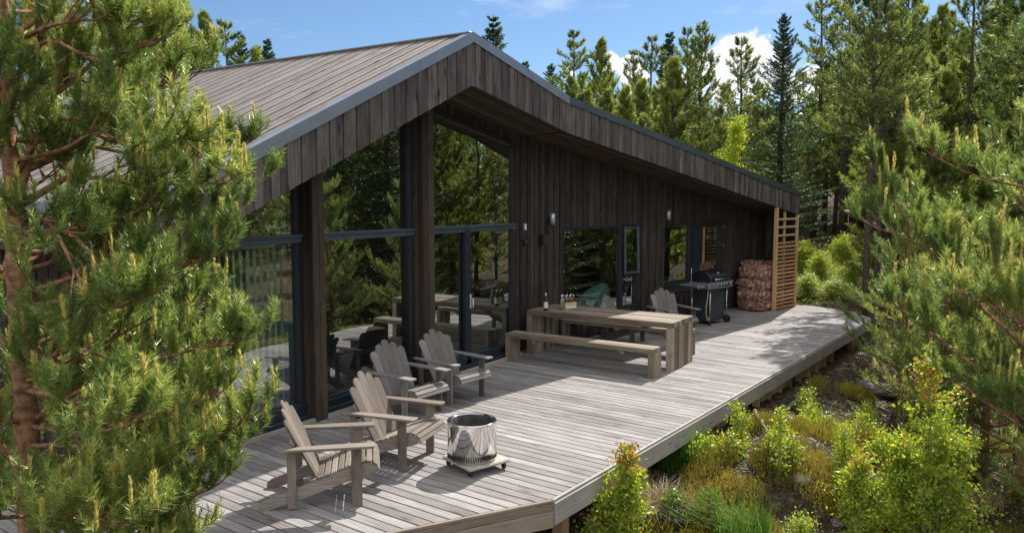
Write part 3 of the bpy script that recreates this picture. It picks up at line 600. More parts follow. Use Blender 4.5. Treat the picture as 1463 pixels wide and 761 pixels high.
while s < L:
    p_ = DA+de*s+dp*.12; g_ = gz(p_.x, p_.y)-.1; k = round((s-.35)/.55)
    wd = (.12, .12) if (s < 3.2 or s > 10.5) else (.07, .1)
    if not (s < 3.2 or s > 10.5) or k % 3 == 0:
        mb = MB(); mb.box((p_.x, p_.y, (g_-.2)/2), (*wd, -g_-.2)); dk.append(mb.build('post', M['skirt'], bevel=.004))
    s += .55
s = 3.4
while s < 10.2:
    p_ = DA+de*s+dp*.15; g_ = gz(p_.x, p_.y)-.1; wd = .5
    if random.random() < .85: mb = MB(); mb.bar(p_+Z1*(g_/2-.1), p_+de*wd+Z1*(g_/2-.1), .03, -g_-.22); dk.append(mb.build('skirt_board', M['skirt']))
    s += .55
for o_ in dk: o_.parent = deck; o_.matrix_parent_inverse = Matrix.Translation((-10, 2, 0))

# ================================================================== FURNITURE
def make_chair(mat, label):
    """+Y is where the sitter looks; origin on the deck between the front legs"""
    t = empty('adirondack_chair', (0, 0, 0), 0, label, 'chair', 'slatted garden chairs on the deck'); mt = M[mat]
    for sx in (-1, 1):
        mb = MB(); mb.box((sx*.315, -.045, .265), (.028, .09, .53)); mb.build('leg', mt, t, bevel=.004)
        mb = MB(); mb.box((sx*.30, -.60, .27), (.028, .075, .52)); mb.build('leg', mt, t, bevel=.004)
        # curved stringer: from the seat front down to the deck at the back
        up_ = [(.13, .345), (.06, .375), (-.04, .365), (-.16, .325), (-.3, .27), (-.42, .235), (-.6, .17), (-.84, .085), (-.885, .05), (-.885, 0)]
        lo_ = [(-.8, 0), (-.5, .09), (-.2, .19), (0, .25), (.1, .285)]
        mb = MB(); mb.prism([(a, b) for a, b in up_+lo_], (sx*.275-.0135, 0, 0), (0, 1, 0), (0, 0, 1), (1, 0, 0), .027); mb.build('seat_rail', mt, t, bevel=.003)
        # arm
        mb = MB(); ar = [(.1, -.055), (.115, -.03), (.115, .045), (.1, .07), (-.35, .055), (-.66, .03), (-.7, .01), (-.7, -.03), (-.66, -.045), (-.3, -.055)]
        mb.prism([(a, -sx*b) if sx > 0 else (a, b) for a, b in ar][::(1 if sx < 0 else -1)], (sx*.325, 0, .53), (0, 1, 0), (1, 0, 0), (0, 0, 1), .023); mb.build('arm', mt, t, bevel=.004)
        mb = MB(); mb.prism([(0, 0), (.0, -.1), (.035, -.02), (.05, 0)], (sx*.336, -.09, .53), (0, 1, 0), (0, 0, 1), (sx, 0, 0), .022); mb.build('bracket', mt, t, bevel=.002)
    # seat slats follow the rails
    mb = MB(); path = [(.137, .325), (.115, .362), (.062, .387), (.0, .385), (-.062, .367), (-.122, .349), (-.182, .328), (-.242, .305), (-.302, .282), (-.362, .262), (-.422, .245)]
    for i, (y, z) in enumerate(path):
        y0, z0 = path[max(0, i-1)]; y1, z1 = path[min(len(path)-1, i+1)]; a = math.atan2(z1-z0, y1-y0)
        mb.box((0, y, z), (.585, .05, .018), Matrix.Rotation(a, 3, 'X') if True else None, grain=0)
    mb.build('seat', mt, t, bevel=.003)
    # fan back: seven slats, arched top
    ax = Vector((0, -.40, .24)); ang = R(26); dv = Vector((0, -math.sin(ang), math.cos(ang))); nv = Vector((0, math.cos(ang), math.sin(ang)))
    mb = MB(); H = [.67, .745, .79, .745, .67]; H = [.66, .735, .785, .735, .66]
    for i in range(5):
        k = i-2; wb = .096; wt = .122; xb = k*.1; xt = k*.121; h = H[i]; s_ = Vector((1, 0, 0)); lean = (xt-xb)/h
        pts = [(-wb/2, 0), (wb/2, 0)]
        for q in range(9):
            a = math.pi*q/8; pts.append((wt/2*math.cos(a)+lean*(h-.05), h-.05+.05*math.sin(a)))
        mb.prism(pts, ax+s_*xb-dv*.06+nv*.0, s_, dv, nv, .018, grain=1)
    mb.build('backrest', mt, t, bevel=.003)
    mb = MB(); mb.box(ax+dv*.4-nv*.018, (.58, .02, .07), Matrix.Rotation(ang, 3, 'X'), grain=0); mb.build('back_brace', mt, t, bevel=.003); mb = MB(); mb.box((0, -.60, .49), (.58, .028, .06), grain=0); mb.build('rear_crossbar', mt, t, bevel=.003)
    return t
chA = make_chair('chair', 'nearest sunlit garden chair, seen from its side beside the pine branches')
chB = make_chair('chair_grey', 'grey garden chair against the post, third along the glass from the pine')
def putchair(o, x, y, a): o.location = (x, y, 0); o.rotation_euler = (0, 0, R(a-90))
putchair(chA, 5.06, -2.27, -47)
putchair(newcopy(chA, (0, 0, 0), 0, 'honey coloured garden chair right beside the steel fire pit'), 5.98, -2.2, -77)
putchair(chB, 7.28, -1.2, -93)
putchair(newcopy(chB, (0, 0, 0), 0, 'grey garden chair farthest along the glazing, in front of the sliding door'), 8.2, -1.2, -97)
putchair(newcopy(chB, (0, 0, 0), 0, 'garden chair seen edge on behind the shaded half of the picnic table'), 13.17, -1.52, -84)
putchair(newcopy(chB, (0, 0, 0), 0, 'garden chair between the picnic table and the gas grill'), 14.28, -1.92, -122)

# fire pit on a rolling slab
PX, PY = 6.13, -2.74
dol = empty('plant_dolly', (PX+.04, PY-.02, 0), R(-20), 'low square wheeled board of pale wood under the steel fire pit', 'trolley')
mb = MB(); mb.box((0, 0, .085), (.5, .5, .035)); mb.build('board', M['concrete'], dol, bevel=.012)
for sx in (-1, 1):
    for sy in (-1, 1):
        mb = MB(); mb.box((sx*.2, sy*.2, .058), (.03, .034, .02)); mb.tube([(sx*.2-.012, sy*.2, .03), (sx*.2+.012, sy*.2, .03)], .028, 14); mb.tube([(sx*.2-.02, sy*.2, .03), (sx*.2-.02, sy*.2, .06)], .006, 6); mb.build('caster', M['black'], dol)
pitp = empty('fire_pit', (PX, PY, .103), 0, 'round polished stainless steel fire pit with a row of vent slots', 'fire pit')
r0 = .246
mb = MB(); mb.lathe([(r0-.022, 0), (r0-.022, .015), (r0, .02), (r0, .375), (r0+.003, .382), (r0+.001, .392), (r0-.006, .395), (r0-.028, .392), (r0-.033, .385), (r0-.033, .378)], seg=72); mb.build('drum', M['steel'], pitp)
mb = MB(); mb.lathe([(r0-.031, .389), (r0-.06, .34), (r0-.05, .06), (0, .05)], seg=48); mb.build('fire_bowl', M['soot'], pitp)
mb = MB()
for k in range(64):
    a = 2*math.pi*k/64; mb.box(((r0+.0005)*math.cos(a), (r0+.0005)*math.sin(a), .045), (.004, .009, .032), Matrix.Rotation(a, 3, 'Z'))
mb.build('vent_slots', M['soot'], pitp)

# picnic table and benches
def table(name, x0, x1, y0, y1, h, wtop, label, cat, leg, grp=None, group=None, nb=9):
    t = empty(name, ((x0+x1)/2, (y0+y1)/2, 0), 0, label, cat, group); W = x1-x0; Ln = y1-y0; mt = M['table']
    mb = MB(); bw = W/nb
    for i in range(nb): mb.box((-W/2+bw*(i+.5), 0, h-wtop/2+random.uniform(-.001, .001)), (bw-.005, Ln-.004, wtop), grain=1)
    mb.build('tabletop' if cat == 'table' else 'seat', mt, t, bevel=.003)
    for sy in (-1, 1):
        mb = MB()
        for i in range(nb): mb.box((-W/2+bw*(i+.5), sy*(Ln/2-leg/2), (h-wtop)/2-.001), (bw-.006, leg, h-wtop-.002), grain=2)
        mb.build('leg', mt, t, bevel=.003)
    for yy in (-.3, .3): mb = MB(); mb.box((0, yy*Ln, h-wtop-.03), (W*.8, .07, .055), grain=0); mb.build('crossbar', mt, t, bevel=.003)
    return t
table('picnic_table', 11.30, 12.25, -2.86, -.2, .765, .085, 'long wooden picnic table with solid board ends, half of it in the sun', 'table', .1)
table('garden_bench', 10.68, 11.02, -2.8, -.16, .45, .07, 'wooden bench on the near side of the picnic table', 'bench', .085, group='benches at the picnic table', nb=4)
table('garden_bench', 12.5, 12.84, -2.7, -.2, .45, .07, 'wooden bench half hidden on the far side of the picnic table', 'bench', .085, group='benches at the picnic table', nb=4)

# bottles at the wall end of the table
M['winered'] = plain('dark_bottle_glass', (.012, .02, .012), .08, 0, .1, 10); M['amber'] = plain('amber_bottle_glass', (.09, .035, .012), .1, 0, .1, 10); M['clearish'] = plain('pale_bottle', (.25, .28, .25), .12, 0, .2, 10)
M['label'] = plain('paper_label', (.7, .7, .68), .7, 0, .04, 10); M['cardboard'] = plain('yellow_carrier', (.62, .48, .26), .7, 0, .1, 10); M['foil'] = plain('bottle_cap', (.55, .56, .6), .4, .3, .1, 10)
def bottle(x, y, h, r, mat, label, lab=True, group=None, z=.765):
    t = empty('bottle', (x, y, z), 0, label, 'bottle', group)
    mb = MB(); mb.lathe([(0, 0), (r, 0), (r, h*.58), (r*.85, h*.66), (r*.38, h*.76), (r*.36, h*.98), (0, h*.985)], seg=18); mb.build('glass_body', M[mat], t)
    if lab: mb = MB(); mb.lathe([(r*1.02, h*.14), (r*1.02, h*.5)], seg=18); mb.build('paper_label', M['label'], t)
    mb = MB(); mb.lathe([(r*.44, h*.86), (r*.44, h), (0, h*1.002)], seg=12); mb.build('cap', M['foil'], t)
    return t
bottle(11.45, -.5, .3, .038, 'winered', 'dark wine bottle with a white label at the wall end of the table')
bottle(11.62, -.72, .27, .03, 'clearish', 'slim pale glass bottle between the wine bottle and the carrier of beer', False)
car = empty('bottle_carrier', (11.86, -.72, .765), R(-25), 'yellow cardboard carrier holding dark bottles on the table', 'bottle carrier')
mb = MB(); mb.box((0, 0, .008), (.24, .15, .012)); 
for sy in (-1, 1): mb.box((0, sy*.075, .065), (.24, .006, .11))
for sx in (-1, 0, 1): mb.box((sx*.119, 0, .065), (.006, .15, .11))
mb.box((0, 0, .1), (.24, .006, .18)); mb.build('tray', M['cardboard'], car)
mb = MB(); mb.box((0, -.08, .035), (.2, .004, .04)); mb.build('print_band', M['label'], car)
for i, sx in enumerate((-.08, 0, .08)):
    for j, sy in enumerate((-.038, .038)):
        p_ = Matrix.Rotation(R(-25), 3, 'Z') @ Vector((sx, sy, 0))
        bottle(11.86+p_.x, -.72+p_.y, .23, .028, 'amber', 'brown beer bottle standing in the yellow carrier', False, 'beer bottles in the carrier', .781)

# gas grill; local x along the wall, -y towards the deck
gr = empty('gas_grill', Bp(5.15, .72, 0), AB, 'black gas grill with a domed lid, grey control panel and side shelf by the wall', 'grill')
mb = MB(); mb.box((0, .0, .42), (.64, .42, .68)); mb.build('cabinet', M['cabinet'], gr, bevel=.006)
for sx in (-1, 1):
    mb = MB(); mb.tube([(sx*.345, -.24, .06 if sx > 0 else .02), (sx*.345, -.24, .78)], .014, 10); mb.build('leg', M['chrome'], gr)
    mb = MB(); mb.tube([(sx*.345, .2, .06 if sx > 0 else .02), (sx*.345, .2, .78)], .014, 10); mb.build('leg', M['chrome'], gr)
for y in (-.24, .2):
    mb = MB(); mb.tube([(.35, y, .085), (.39, y, .085)], .085, 20); wh = mb.build('wheel', M['rubber'], gr)
    mb = MB(); mb.tube([(.388, y, .085), (.396, y, .085)], .035, 14); mb.build('rim', M['chrome'], wh)
    mb = MB(); mb.tube([(-.345, y, .0), (-.345, y, .05)], .03, 12); mb.build('foot', M['rubber'], gr)
mb = MB(); mb.box((0, 0, .84), (.78, .5, .14)); mb.build('firebox', M['grillgrey'], gr, bevel=.012)
mb = MB(); n_ = 9; b0 = len(mb.v); prof = []
for i in range(n_+1):
    a = math.pi*i/n_; prof.append((-.27*math.cos(a)*(1 if math.cos(a) > 0 else .98), .91+.26*math.sin(a)**.8))
mb.prism(prof, (-.36, 0, 0), (0, 1, 0), (0, 0, 1), (1, 0, 0), .72); mb.build('lid', M['grillblack'], gr, bevel=.012)
mb = MB(); mb.tube([(-.28, -.27, .99), (-.28, -.33, .985), (.28, -.33, .985), (.28, -.27, .99)], .013, 8); mb.build('lid_handle', M['chrome'], gr)
mb = MB(); mb.tube([(0, -.2, 1.095), (0, -.225, 1.11)], .028, 14); mb.build('thermometer', M['chrome'], gr)
# bowed control panel with knobs
mb = MB(); pl_ = [(-.5, -.26)]+[(-.5+1.0*i/8, -.31-.05*math.sin(math.pi*i/8)) for i in range(9)]+[(.5, -.26)]
mb.prism(pl_, (0, 0, .79), (1, 0, 0), (0, 1, 0), (0, 0, 1), .13); mb.build('control_panel', M['grillgrey'], gr, bevel=.006)
for i, x in enumerate((-.2, -.08, .04, .16, .38)):
    y = -.31-.05*math.sin(math.pi*(x+.5)/1.0); mb = MB(); mb.tube([(x, y, .86), (x, y-.012, .86)], .037, 16); kb = mb.build('knob', M['chrome'], gr); mb = MB(); mb.tube([(x, y-.01, .86), (x, y-.035, .86)], .025, 14); mb.build('grip', M['black'], kb)
mb = MB(); mb.box((-.62, 0, .875), (.42, .44, .025)); mb.box((-.62, -.22, .85), (.42, .02, .06)); mb.box((.46, 0, .875), (.1, .44, .03)); mb.build('side_shelf', M['grillgrey'], gr, bevel=.005)
mb = MB(); mb.tube([(-.55, .1, .88), (-.55, .1, 1.2), (-.5, .1, 1.24)], .008, 6); mb.build('rear_rod', M['chrome'], gr)
mb = MB(); pts = [(-.4, -.22, .8), (-.47, -.26, .68), (-.53, -.27, .5), (-.55, -.27, .3), (-.52, -.28, .16), (-.44, -.27, .14), (-.38, -.22, .2)]
pts = [Vector(p_) for p_ in pts]; fine = []
for i in range(len(pts)-1):
    p0, p1, p2, p3 = pts[max(i-1, 0)], pts[i], pts[i+1], pts[min(i+2, len(pts)-1)]
    for k in range(5):
        u = k/5; fine.append(.5*((2*p1)+(p2-p0)*u+(2*p0-5*p1+4*p2-p3)*u*u+(3*p1-p0-3*p2+p3)*u**3))
mb.tube(fine, .011, 8); mb.build('gas_hose', M['hose'], gr)

# net bags of firewood stacked behind the slatted screen
def bag(loc, sx, sy, sz, seed, label, group=None):
    bm_v = []; fs = []; nu, nv = 44, 26
    for i in range(nv+1):
        a = -math.pi/2+math.pi*i/nv
        for j in range(nu):
            b = 2*math.pi*j/nu; f = lambda c, e: math.copysign(abs(c)**e, c)
            x = f(math.cos(a), .38)*f(math.cos(b), .45); y = f(math.cos(a), .38)*f(math.sin(b), .45); z = f(math.sin(a), .5)
            q = Vector((x*3+seed*7, y*3, z*3)); dsp = 1+.16*mnoise.noise(q)+.16*mnoise.noise(q*2.2)+.09*mnoise.noise(q*5)
            bm_v.append((x*sx/2*dsp, y*sy/2*dsp, z*sz/2*(1+.06*mnoise.noise(q*2))+sz/2))
    for i in range(nv):
        for j in range(nu): fs.append((i*nu+j, i*nu+(j+1) % nu, (i+1)*nu+(j+1) % nu, (i+1)*nu+j))
    me = bpy.data.meshes.new('firewood_bag'); me.from_pydata(bm_v, [], fs); me.update(); me.attributes.new('rnd', 'FLOAT', 'POINT')
    o_ = link('firewood_bag', me, M['bag'], None, True); o_.location = loc; o_.rotation_euler = (R(random.uniform(-3, 3)), R(random.uniform(-3, 3)), AB+R(random.uniform(-6, 6)))
    return tag(o_, label, 'firewood bag', group)
zz = 0; labs = ['lowest firewood bag of the front stack beside the screen', 'second firewood bag from the deck in the front stack', 'third firewood bag from the deck in the front stack', 'topmost big firewood bag of the front stack, bulging over the others']
for i, h in enumerate((.25, .25, .25, .29)):
    bag(Bp(7.62+(.03, -.03, .0, .07)[i], .52, zz), .68, .66, h+.05, i, labs[i]); zz += h
bag(Bp(7.95, .3, zz-.03), .55, .5, .17, 9, 'small dark firewood bag lying on top at the back of the stack')
zz = 0
for i, h in enumerate((.28, .28, .28, .28)):
    bag(Bp(8.4, .5, zz), .7, .6, h+.03, 20+i, 'netted firewood bag seen only through the slats of the screen', 'firewood bags behind the screen'); zz += h

# things seen through the glass
arm = empty('armchair', Bp(2.64, -.72, -.01), AB, 'round backed green armchair inside the first low window', 'armchair')
mb = MB(); mb.lathe([(0, 0), (.4, .0), (.46, .1), (.47, .3), (.45, .42), (0, .45)], seg=28); mb.build('seat', M['greenfab'], arm, bevel=.01)
mb = MB(); n_ = 18; rows = []
for i in range(n_+1):
    a = math.pi*(1.02+.96*i/n_); hh = .40+.58*math.sin(math.pi*i/n_)**.7
    rows.append([(.52*math.cos(a), .52*math.sin(a), .05), (.56*math.cos(a), .56*math.sin(a), .4), (.54*math.cos(a), .54*math.sin(a), max(.45, hh-.07)), (.49*math.cos(a), .49*math.sin(a), hh+.02), (.43*math.cos(a), .43*math.sin(a), hh-.04), (.41*math.cos(a), .41*math.sin(a), .3)])
b0 = len(mb.v)
for row in rows: mb.v += row; mb.r += [.5]*6
for i in range(n_):
    for j in range(5): mb.f.append((b0+i*6+j, b0+(i+1)*6+j, b0+(i+1)*6+j+1, b0+i*6+j+1)); mb.sm.append(True); mb.uv += [(0, 0)]*4
mb.build('backrest', M['greenfab'], arm)
mb = MB(); mb.lathe([(0, 0), (.07, 0), (.085, .17), (.075, .17), (.065, .03), (0, .03)], seg=20); o_ = mb.build('plant_pot', M['copper']); o_.location = Bp(3.3, -.2, .57); tag(o_, 'small faded pink pot on the ledge below the half open window', 'pot')
mb = MB(); bbox(mb, 3.06, 3.5, -.35, -.1, .5, .57); o_ = mb.build('window_ledge', M['plaster']); o_.parent = cabin; o_.matrix_parent_inverse = Matrix.Translation((-8.64, 0, 0))
bl = empty('vertical_blind', (5.75, .22, 2.12), 0, 'pale green vertical blind behind the leftmost glazing bay', 'blind')
mb = MB(); mb.box((0, 0, .02), (1.3, .05, .05)); mb.build('head_rail', M['white'], bl)
x = -.6
while x < .62:
    mb = MB(); mb.box((x, 0, -1.02), (.062, .004, 2.0), Matrix.Rotation(R(25+random.uniform(-4, 4)), 3, 'Z')); mb.build('blind_strip', M['blind'], bl); x += .096

# ================================================================== TERRAIN
def axis(lo, hi, c0, c1, fine):
    a = list(np.arange(c0, c1, fine)); st = fine; x = c0
    while x > lo: st *= 1.12; x -= st; a.insert(0, max(x, lo))
    st = fine; x = a[-1]
    while x < hi: st *= 1.12; x += st; a.append(min(x, hi))
    return a
gx = axis(-280, 420, 1.5, 24, .16); gy = axis(-280, 300, -13, .5, .16)
V = np.array([(x, y, gz(x, y)) for y in gy for x in gx]); nx_, ny_ = len(gx), len(gy)
ii = (np.arange(ny_-1)[:, None]*nx_+np.arange(nx_-1)[None, :]).ravel()
T = np.concatenate([np.stack([ii, ii+1, ii+nx_+1], 1), np.stack([ii, ii+nx_+1, ii+nx_], 1)])
tag(trimesh('ground', V, T, np.zeros(len(V)), M['ground'], smooth=True), kind='structure')

# ================================================================== PLANTS
def unit(a): return a/np.maximum(np.linalg.norm(a, axis=1, keepdims=True), 1e-9)
def needles(P, D, L, n, nl, nw, amin=25, amax=65, r=None, s0=.1, droop=0, rspread=.15):
    """n needles on each shoot; P start, D direction, L length (arrays)"""
    k = len(P); D = unit(np.asarray(D, float)); P = np.asarray(P, float); L = np.broadcast_to(L, (k,))
    Pp = np.repeat(P, n, 0); Dd = np.repeat(D, n, 0); Ll = np.repeat(L, n); N_ = k*n
    s = s0+(1-s0)*rs.rand(N_); rv = unit(rs.randn(N_, 3)); pe = unit(rv-Dd*(rv*Dd).sum(1, keepdims=True))
    a = np.radians(amin+(amax-amin)*rs.rand(N_))*(1.15-.35*s); nd = unit(Dd*np.cos(a)[:, None]+pe*np.sin(a)[:, None]+np.array([0, 0, -droop]))
    b = Pp+Dd*(s*Ll)[:, None]; ln = nl*(.75+.5*rs.rand(N_)); sd_ = unit(np.cross(nd, unit(rs.randn(N_, 3))))*(nw/2)
    V = np.stack([b-sd_, b+sd_, b+nd*ln[:, None]], 1).reshape(-1, 3); T = np.arange(N_*3).reshape(-1, 3)
    base = rs.rand(k)*.75 if r is None else np.broadcast_to(r, (k,)); rr = np.repeat(np.repeat(base, n)+(rs.rand(N_)-.5)*rspread, 3)
    return V, T, rr
def leaves(P, size, r, flat=.0, up=None):
    """rhombic leaves at P"""
    k = len(P); n = unit(rs.randn(k, 3)+np.array([0, 0, flat])); a = unit(np.cross(n, unit(rs.randn(k, 3)))); b = np.cross(n, a); sz = size*(.6+.7*rs.rand(k))[:, None]
    fold = n*sz*.12
    V = np.stack([P-a*sz*.5, P-b*sz*.34+fold, P+a*sz*.55, P+b*sz*.34+fold], 1).reshape(-1, 3); i = np.arange(k)*4
    T = np.concatenate([np.stack([i, i+1, i+2], 1), np.stack([i, i+2, i+3], 1)]); return V, T, np.repeat(r, 4)
def cat(parts):
    Vs, Ts, Rs = [], [], []; o = 0
    for V, T, r in parts: Vs.append(V); Ts.append(T+o); Rs.append(r); o += len(V)
    return np.concatenate(Vs), np.concatenate(Ts), np.concatenate(Rs)
def rot_about(v, ax, a): return Matrix.Rotation(a, 3, ax) @ v

def pine_parts(h, seed, cb=.3, rmax=1.7, whorl=.42, nb=5, det='far', top_sparse=False, lean=(0, 0), rt=.009, side=1.0, tier=False):
    """trunk tubes and foliage of a Scots pine"""
    rd = random.Random(seed); tr = MB(); n = 10; pts = []; rad = []
    r0 = h*rt+.02
    for i in range(n+1):
        f_ = i/n; pts.append(Vector((lean[0]*f_+.04*h*.1*math.sin(f_*5+seed), lean[1]*f_+.04*h*.1*math.cos(f_*4+seed*2), h*f_-.3*(i == 0)))); rad.append(r0*(1-f_)**.8+.008)
    tr.tube(pts, rad, 8 if det == 'far' else 14)
    def tp(z): 
        f_ = max(0, min(.9999, z/h))*n; i = int(f_); return pts[i].lerp(pts[i+1], f_-i)
    SP, SD, SL, SR = [], [], [], []; CP, CD = [], []
    z = cb*h
    while z < h-.12:
        f_ = (z-cb*h)/(h-cb*h); prof = (1-f_)**.75*(.55+.45*min(1, f_*5)) if not top_sparse else (1-f_)**.6
        ln = rmax*prof*side+.1; el = R((5 if not tier else -6)+(55 if not tier else 45)*f_**1.5); az0 = rd.random()*6.28; m_ = nb if f_ < .8 else 4
        for j in range(m_):
            if rd.random() < .12: continue
            az = az0+6.283*j/m_+rd.uniform(-.3, .3); l_ = ln*rd.uniform(.6, 1.15); e = el+R(rd.uniform(-10, 12)); P = tp(z+rd.uniform(-.06, .06))
            d = Vector((math.cos(az)*math.cos(e), math.sin(az)*math.cos(e), math.sin(e))); q = [P]; k_ = 5
            for i in range(k_):
                d = (d+Vector((rd.uniform(-.12, .12), rd.uniform(-.12, .12), .11+rd.uniform(-.06, .08)))).normalized(); q.append(q[-1]+d*l_/k_)
            tr.tube(q, [max(.004, (.010+.012*l_)*(1-i/(k_+.6))) for i in range(k_+1)], 4 if det == 'far' else 6, cap=False)
            tone = rd.uniform(.05, .75)
            # side twigs
            nt_ = int(l_*(7 if det == 'far' else 13))+2
            for i in range(nt_):
                s = rd.uniform(.28, 1)*k_ ; i0 = min(int(s), k_-1); B_ = q[i0].lerp(q[i0+1], s-i0); dd = (q[i0+1]-q[i0]).normalized(); sg = 1 if i % 2 else -1
                td = (rot_about(dd, Vector((0, 0, 1)), sg*R(rd.uniform(30, 65)))+Vector((0, 0, rd.uniform(-.1, .45)))).normalized(); tl = l_*.38*(1.15-s/k_*.6)*rd.uniform(.6, 1.2)+.05
                ns = 2 if det == 'far' else max(2, int(tl/.09)); 
                if det != 'far': tr.tube([B_, B_+td*tl], [.004, .0025], 3, cap=False)
                for t_ in range(ns):
                    sp = B_+td*tl*(t_/ns if t_ else .15); sdv = (td+Vector((rd.uniform(-.5, .5), rd.uniform(-.5, .5), rd.uniform(.0, .6)))).normalized()
                    SP.append(sp); SD.append(sdv); SL.append(rd.uniform(.12, .22)*min(1, .45+l_*.6) if det == 'far' else rd.uniform(.07, .14)); SR.append(tone+rd.uniform(-.15, .2))
                e_ = B_+td*tl; SP.append(e_); SD.append((td+Vector((0, 0, .6))).normalized()); SL.append(.14 if det == 'far' else .1); SR.append(tone+.1)
                if rd.random() < (.25 if det == 'far' else .3): CP.append(e_); CD.append(Vector((rd.uniform(-.15, .15), rd.uniform(-.15, .15), 1)))
            SP.append(q[-1]); SD.append(d+Vector((0, 0, .5))); SL.append(.15); SR.append(tone+.1); CP.append(q[-1]); CD.append(Vector((0, 0, 1)))
        z += whorl*rd.uniform(.75, 1.25)*(1 if f_ < .7 else .75)
    CP.append(pts[-1]-Vector((0, 0, .05))); CD.append(Vector((0, 0, 1)))
    P = np.array([tuple(a) for a in SP]); D = np.array([tuple(a) for a in SD]); L = np.array(SL); Rr = np.clip(np.array(SR), 0, .85)
    c = np.array([tuple(a) for a in CP]); cdv = np.array([tuple(a) for a in CD])
    if det == 'far': parts = [needles(P, D, L, 17, .115, .024, 20, 75, Rr, rspread=.3), needles(c, cdv, .16, 6, .09, .03, 5, 25, .93, rspread=.08)]
    else: parts = [needles(P, D, L, 30, .06, .0056, 25, 65, Rr, rspread=.35), needles(c, cdv, .13, 26, .028, .006, 8, 30, .93, s0=0, rspread=.12)]
    return tr, cat(parts)
def spruce_parts(h, seed, rmax=1.5, cb=.06):
    rd = random.Random(seed); tr = MB(); tr.tube([(0, 0, -.3), (0, 0, h*.5), (0, 0, h)], [h*.014+.02, h*.007+.01, .006], 8); SP, SD, SL, SR = [], [], [], []; z = cb*h
    while z < h-.1:
        f_ = z/h; ln = rmax*(1-f_)**.85+.08; m_ = 4; az0 = rd.random()*6.28; e = R(-18+55*f_)
        for j in range(m_):
            az = az0+6.283*j/m_+rd.uniform(-.3, .3); l_ = ln*rd.uniform(.45, 1.2); d = Vector((math.cos(az)*math.cos(e), math.sin(az)*math.cos(e), math.sin(e))); q = [Vector((0, 0, z))]; k_ = 4
            for i in range(k_): d = (d+Vector((0, 0, .10))).normalized(); q.append(q[-1]+d*l_/k_)
            tr.tube(q, [.018*(1-i/5) for i in range(k_+1)], 3, cap=False); tone = rd.uniform(.05, .7)
            ns = int(l_/.11)+2
            for i in range(ns):
                s = (i+.5)/ns*k_; i0 = min(int(s), k_-1); B_ = q[i0].lerp(q[i0+1], s-i0); dd = (q[i0+1]-q[i0]).normalized()
                for sg in (-1, 1):
                    td = (rot_about(dd, Vector((0, 0, 1)), sg*R(rd.uniform(35, 60)))+Vector((0, 0, -.18))).normalized(); SP.append(B_); SD.append(td); SL.append((.34-.14*s/k_)*rd.uniform(.7, 1.2)*min(1, l_/.9+.1)); SR.append(tone+rd.uniform(-.1, .15))
            SP.append(q[-2]); SD.append(d); SL.append(.3*min(1, l_)); SR.append(tone+.15)
        z += rd.uniform(.13, .24)*(1 if f_ < .75 else .8)
    P = np.array([tuple(a) for a in SP]); D = np.array([tuple(a) for a in SD])
    return tr, needles(P, D, np.array(SL), 18, .06, .024, 25, 75, np.clip(np.array(SR), 0, 1), droop=.15)
def birch_parts(h, seed, rmax=1.0, nleaf=9000, size=.07, cb=.12, redtop=.0, clump=.16, stems=1):
    rd = random.Random(seed); tr = MB(); BP = []
    for st in range(stems):
        a0 = rd.random()*6.28; off = Vector((math.cos(a0), math.sin(a0), 0))*.18*h*(st > 0)*rd.uniform(.5, 1); hh = h*(1 if st == 0 else rd.uniform(.55, .85)); pts = [Vector((0, 0, -.1))+off*(i/8)+Vector((rd.uniform(-1, 1), rd.uniform(-1, 1), 0))*.012*h+Vector((0, 0, hh*i/8)) for i in range(9)]
        tr.tube(pts, [(h*.009+.006)*(1-i/8.6) for i in range(9)], 6)
        nbr = int(26*hh/h)+6
        for b in range(nbr):
            f_ = cb+(1-cb)*(b+rd.random())/nbr; i = min(7, int(f_*8)); P = pts[i].lerp(pts[i+1], f_*8-i); az = rd.random()*6.28; e = R(35+25*f_); l_ = rmax*(1-f_)**.6*(.5+.5*min(1, f_*3))*rd.uniform(.6, 1.1)+.05*h
            d = Vector((math.cos(az)*math.cos(e), math.sin(az)*math.cos(e), math.sin(e))); q = [P]
            for i in range(4): d = (d+Vector((rd.uniform(-.2, .2), rd.uniform(-.2, .2), rd.uniform(-.1, .15)))).normalized(); q.append(q[-1]+d*l_/4)
            tr.tube(q, [.006*(1-i/5)*(.5+h*.3) for i in range(5)], 4, cap=False)
            for i in range(1, 5):
                for _ in range(3): BP.append((*(q[i-1].lerp(q[i], rd.random())+Vector((rd.gauss(0, 1), rd.gauss(0, 1), rd.gauss(0, .8)))*clump*.4*l_), rd.uniform(0, .8)))
                if i == 4 or i == 3: BP.append((*q[i], rd.uniform(.2, .9)))
        for i in range(4): BP.append((*(pts[8]-Vector((0, 0, .04*h*i))), .9))
    BP = np.array(BP); k = rs.randint(0, len(BP), nleaf); P = BP[k, :3]+rs.randn(nleaf, 3)*clump*.35*np.array([1, 1, .8]); r = BP[k, 3]+rs.rand(nleaf)*.12
    zn = P[:, 2]/h
    if redtop: r = np.where((zn > .8) & (rs.rand(nleaf) < redtop) | (rs.rand(nleaf) < redtop*.08), .97, r*.9)
    return tr, leaves(P, size, np.clip(r, 0, 1))
def tree(name, parts, bark, leaf, loc, rz=0, label=None, cat_=None, group=None, scale=1, leafname='crown', trunkname='trunk'):
    t = empty(name, loc, rz, label, cat_, group); tr, (V, T, r) = parts; tr.build(trunkname, M[bark], t); trimesh(leafname, V, T, r, M[leaf], t); t.scale = (scale,)*3
    return t

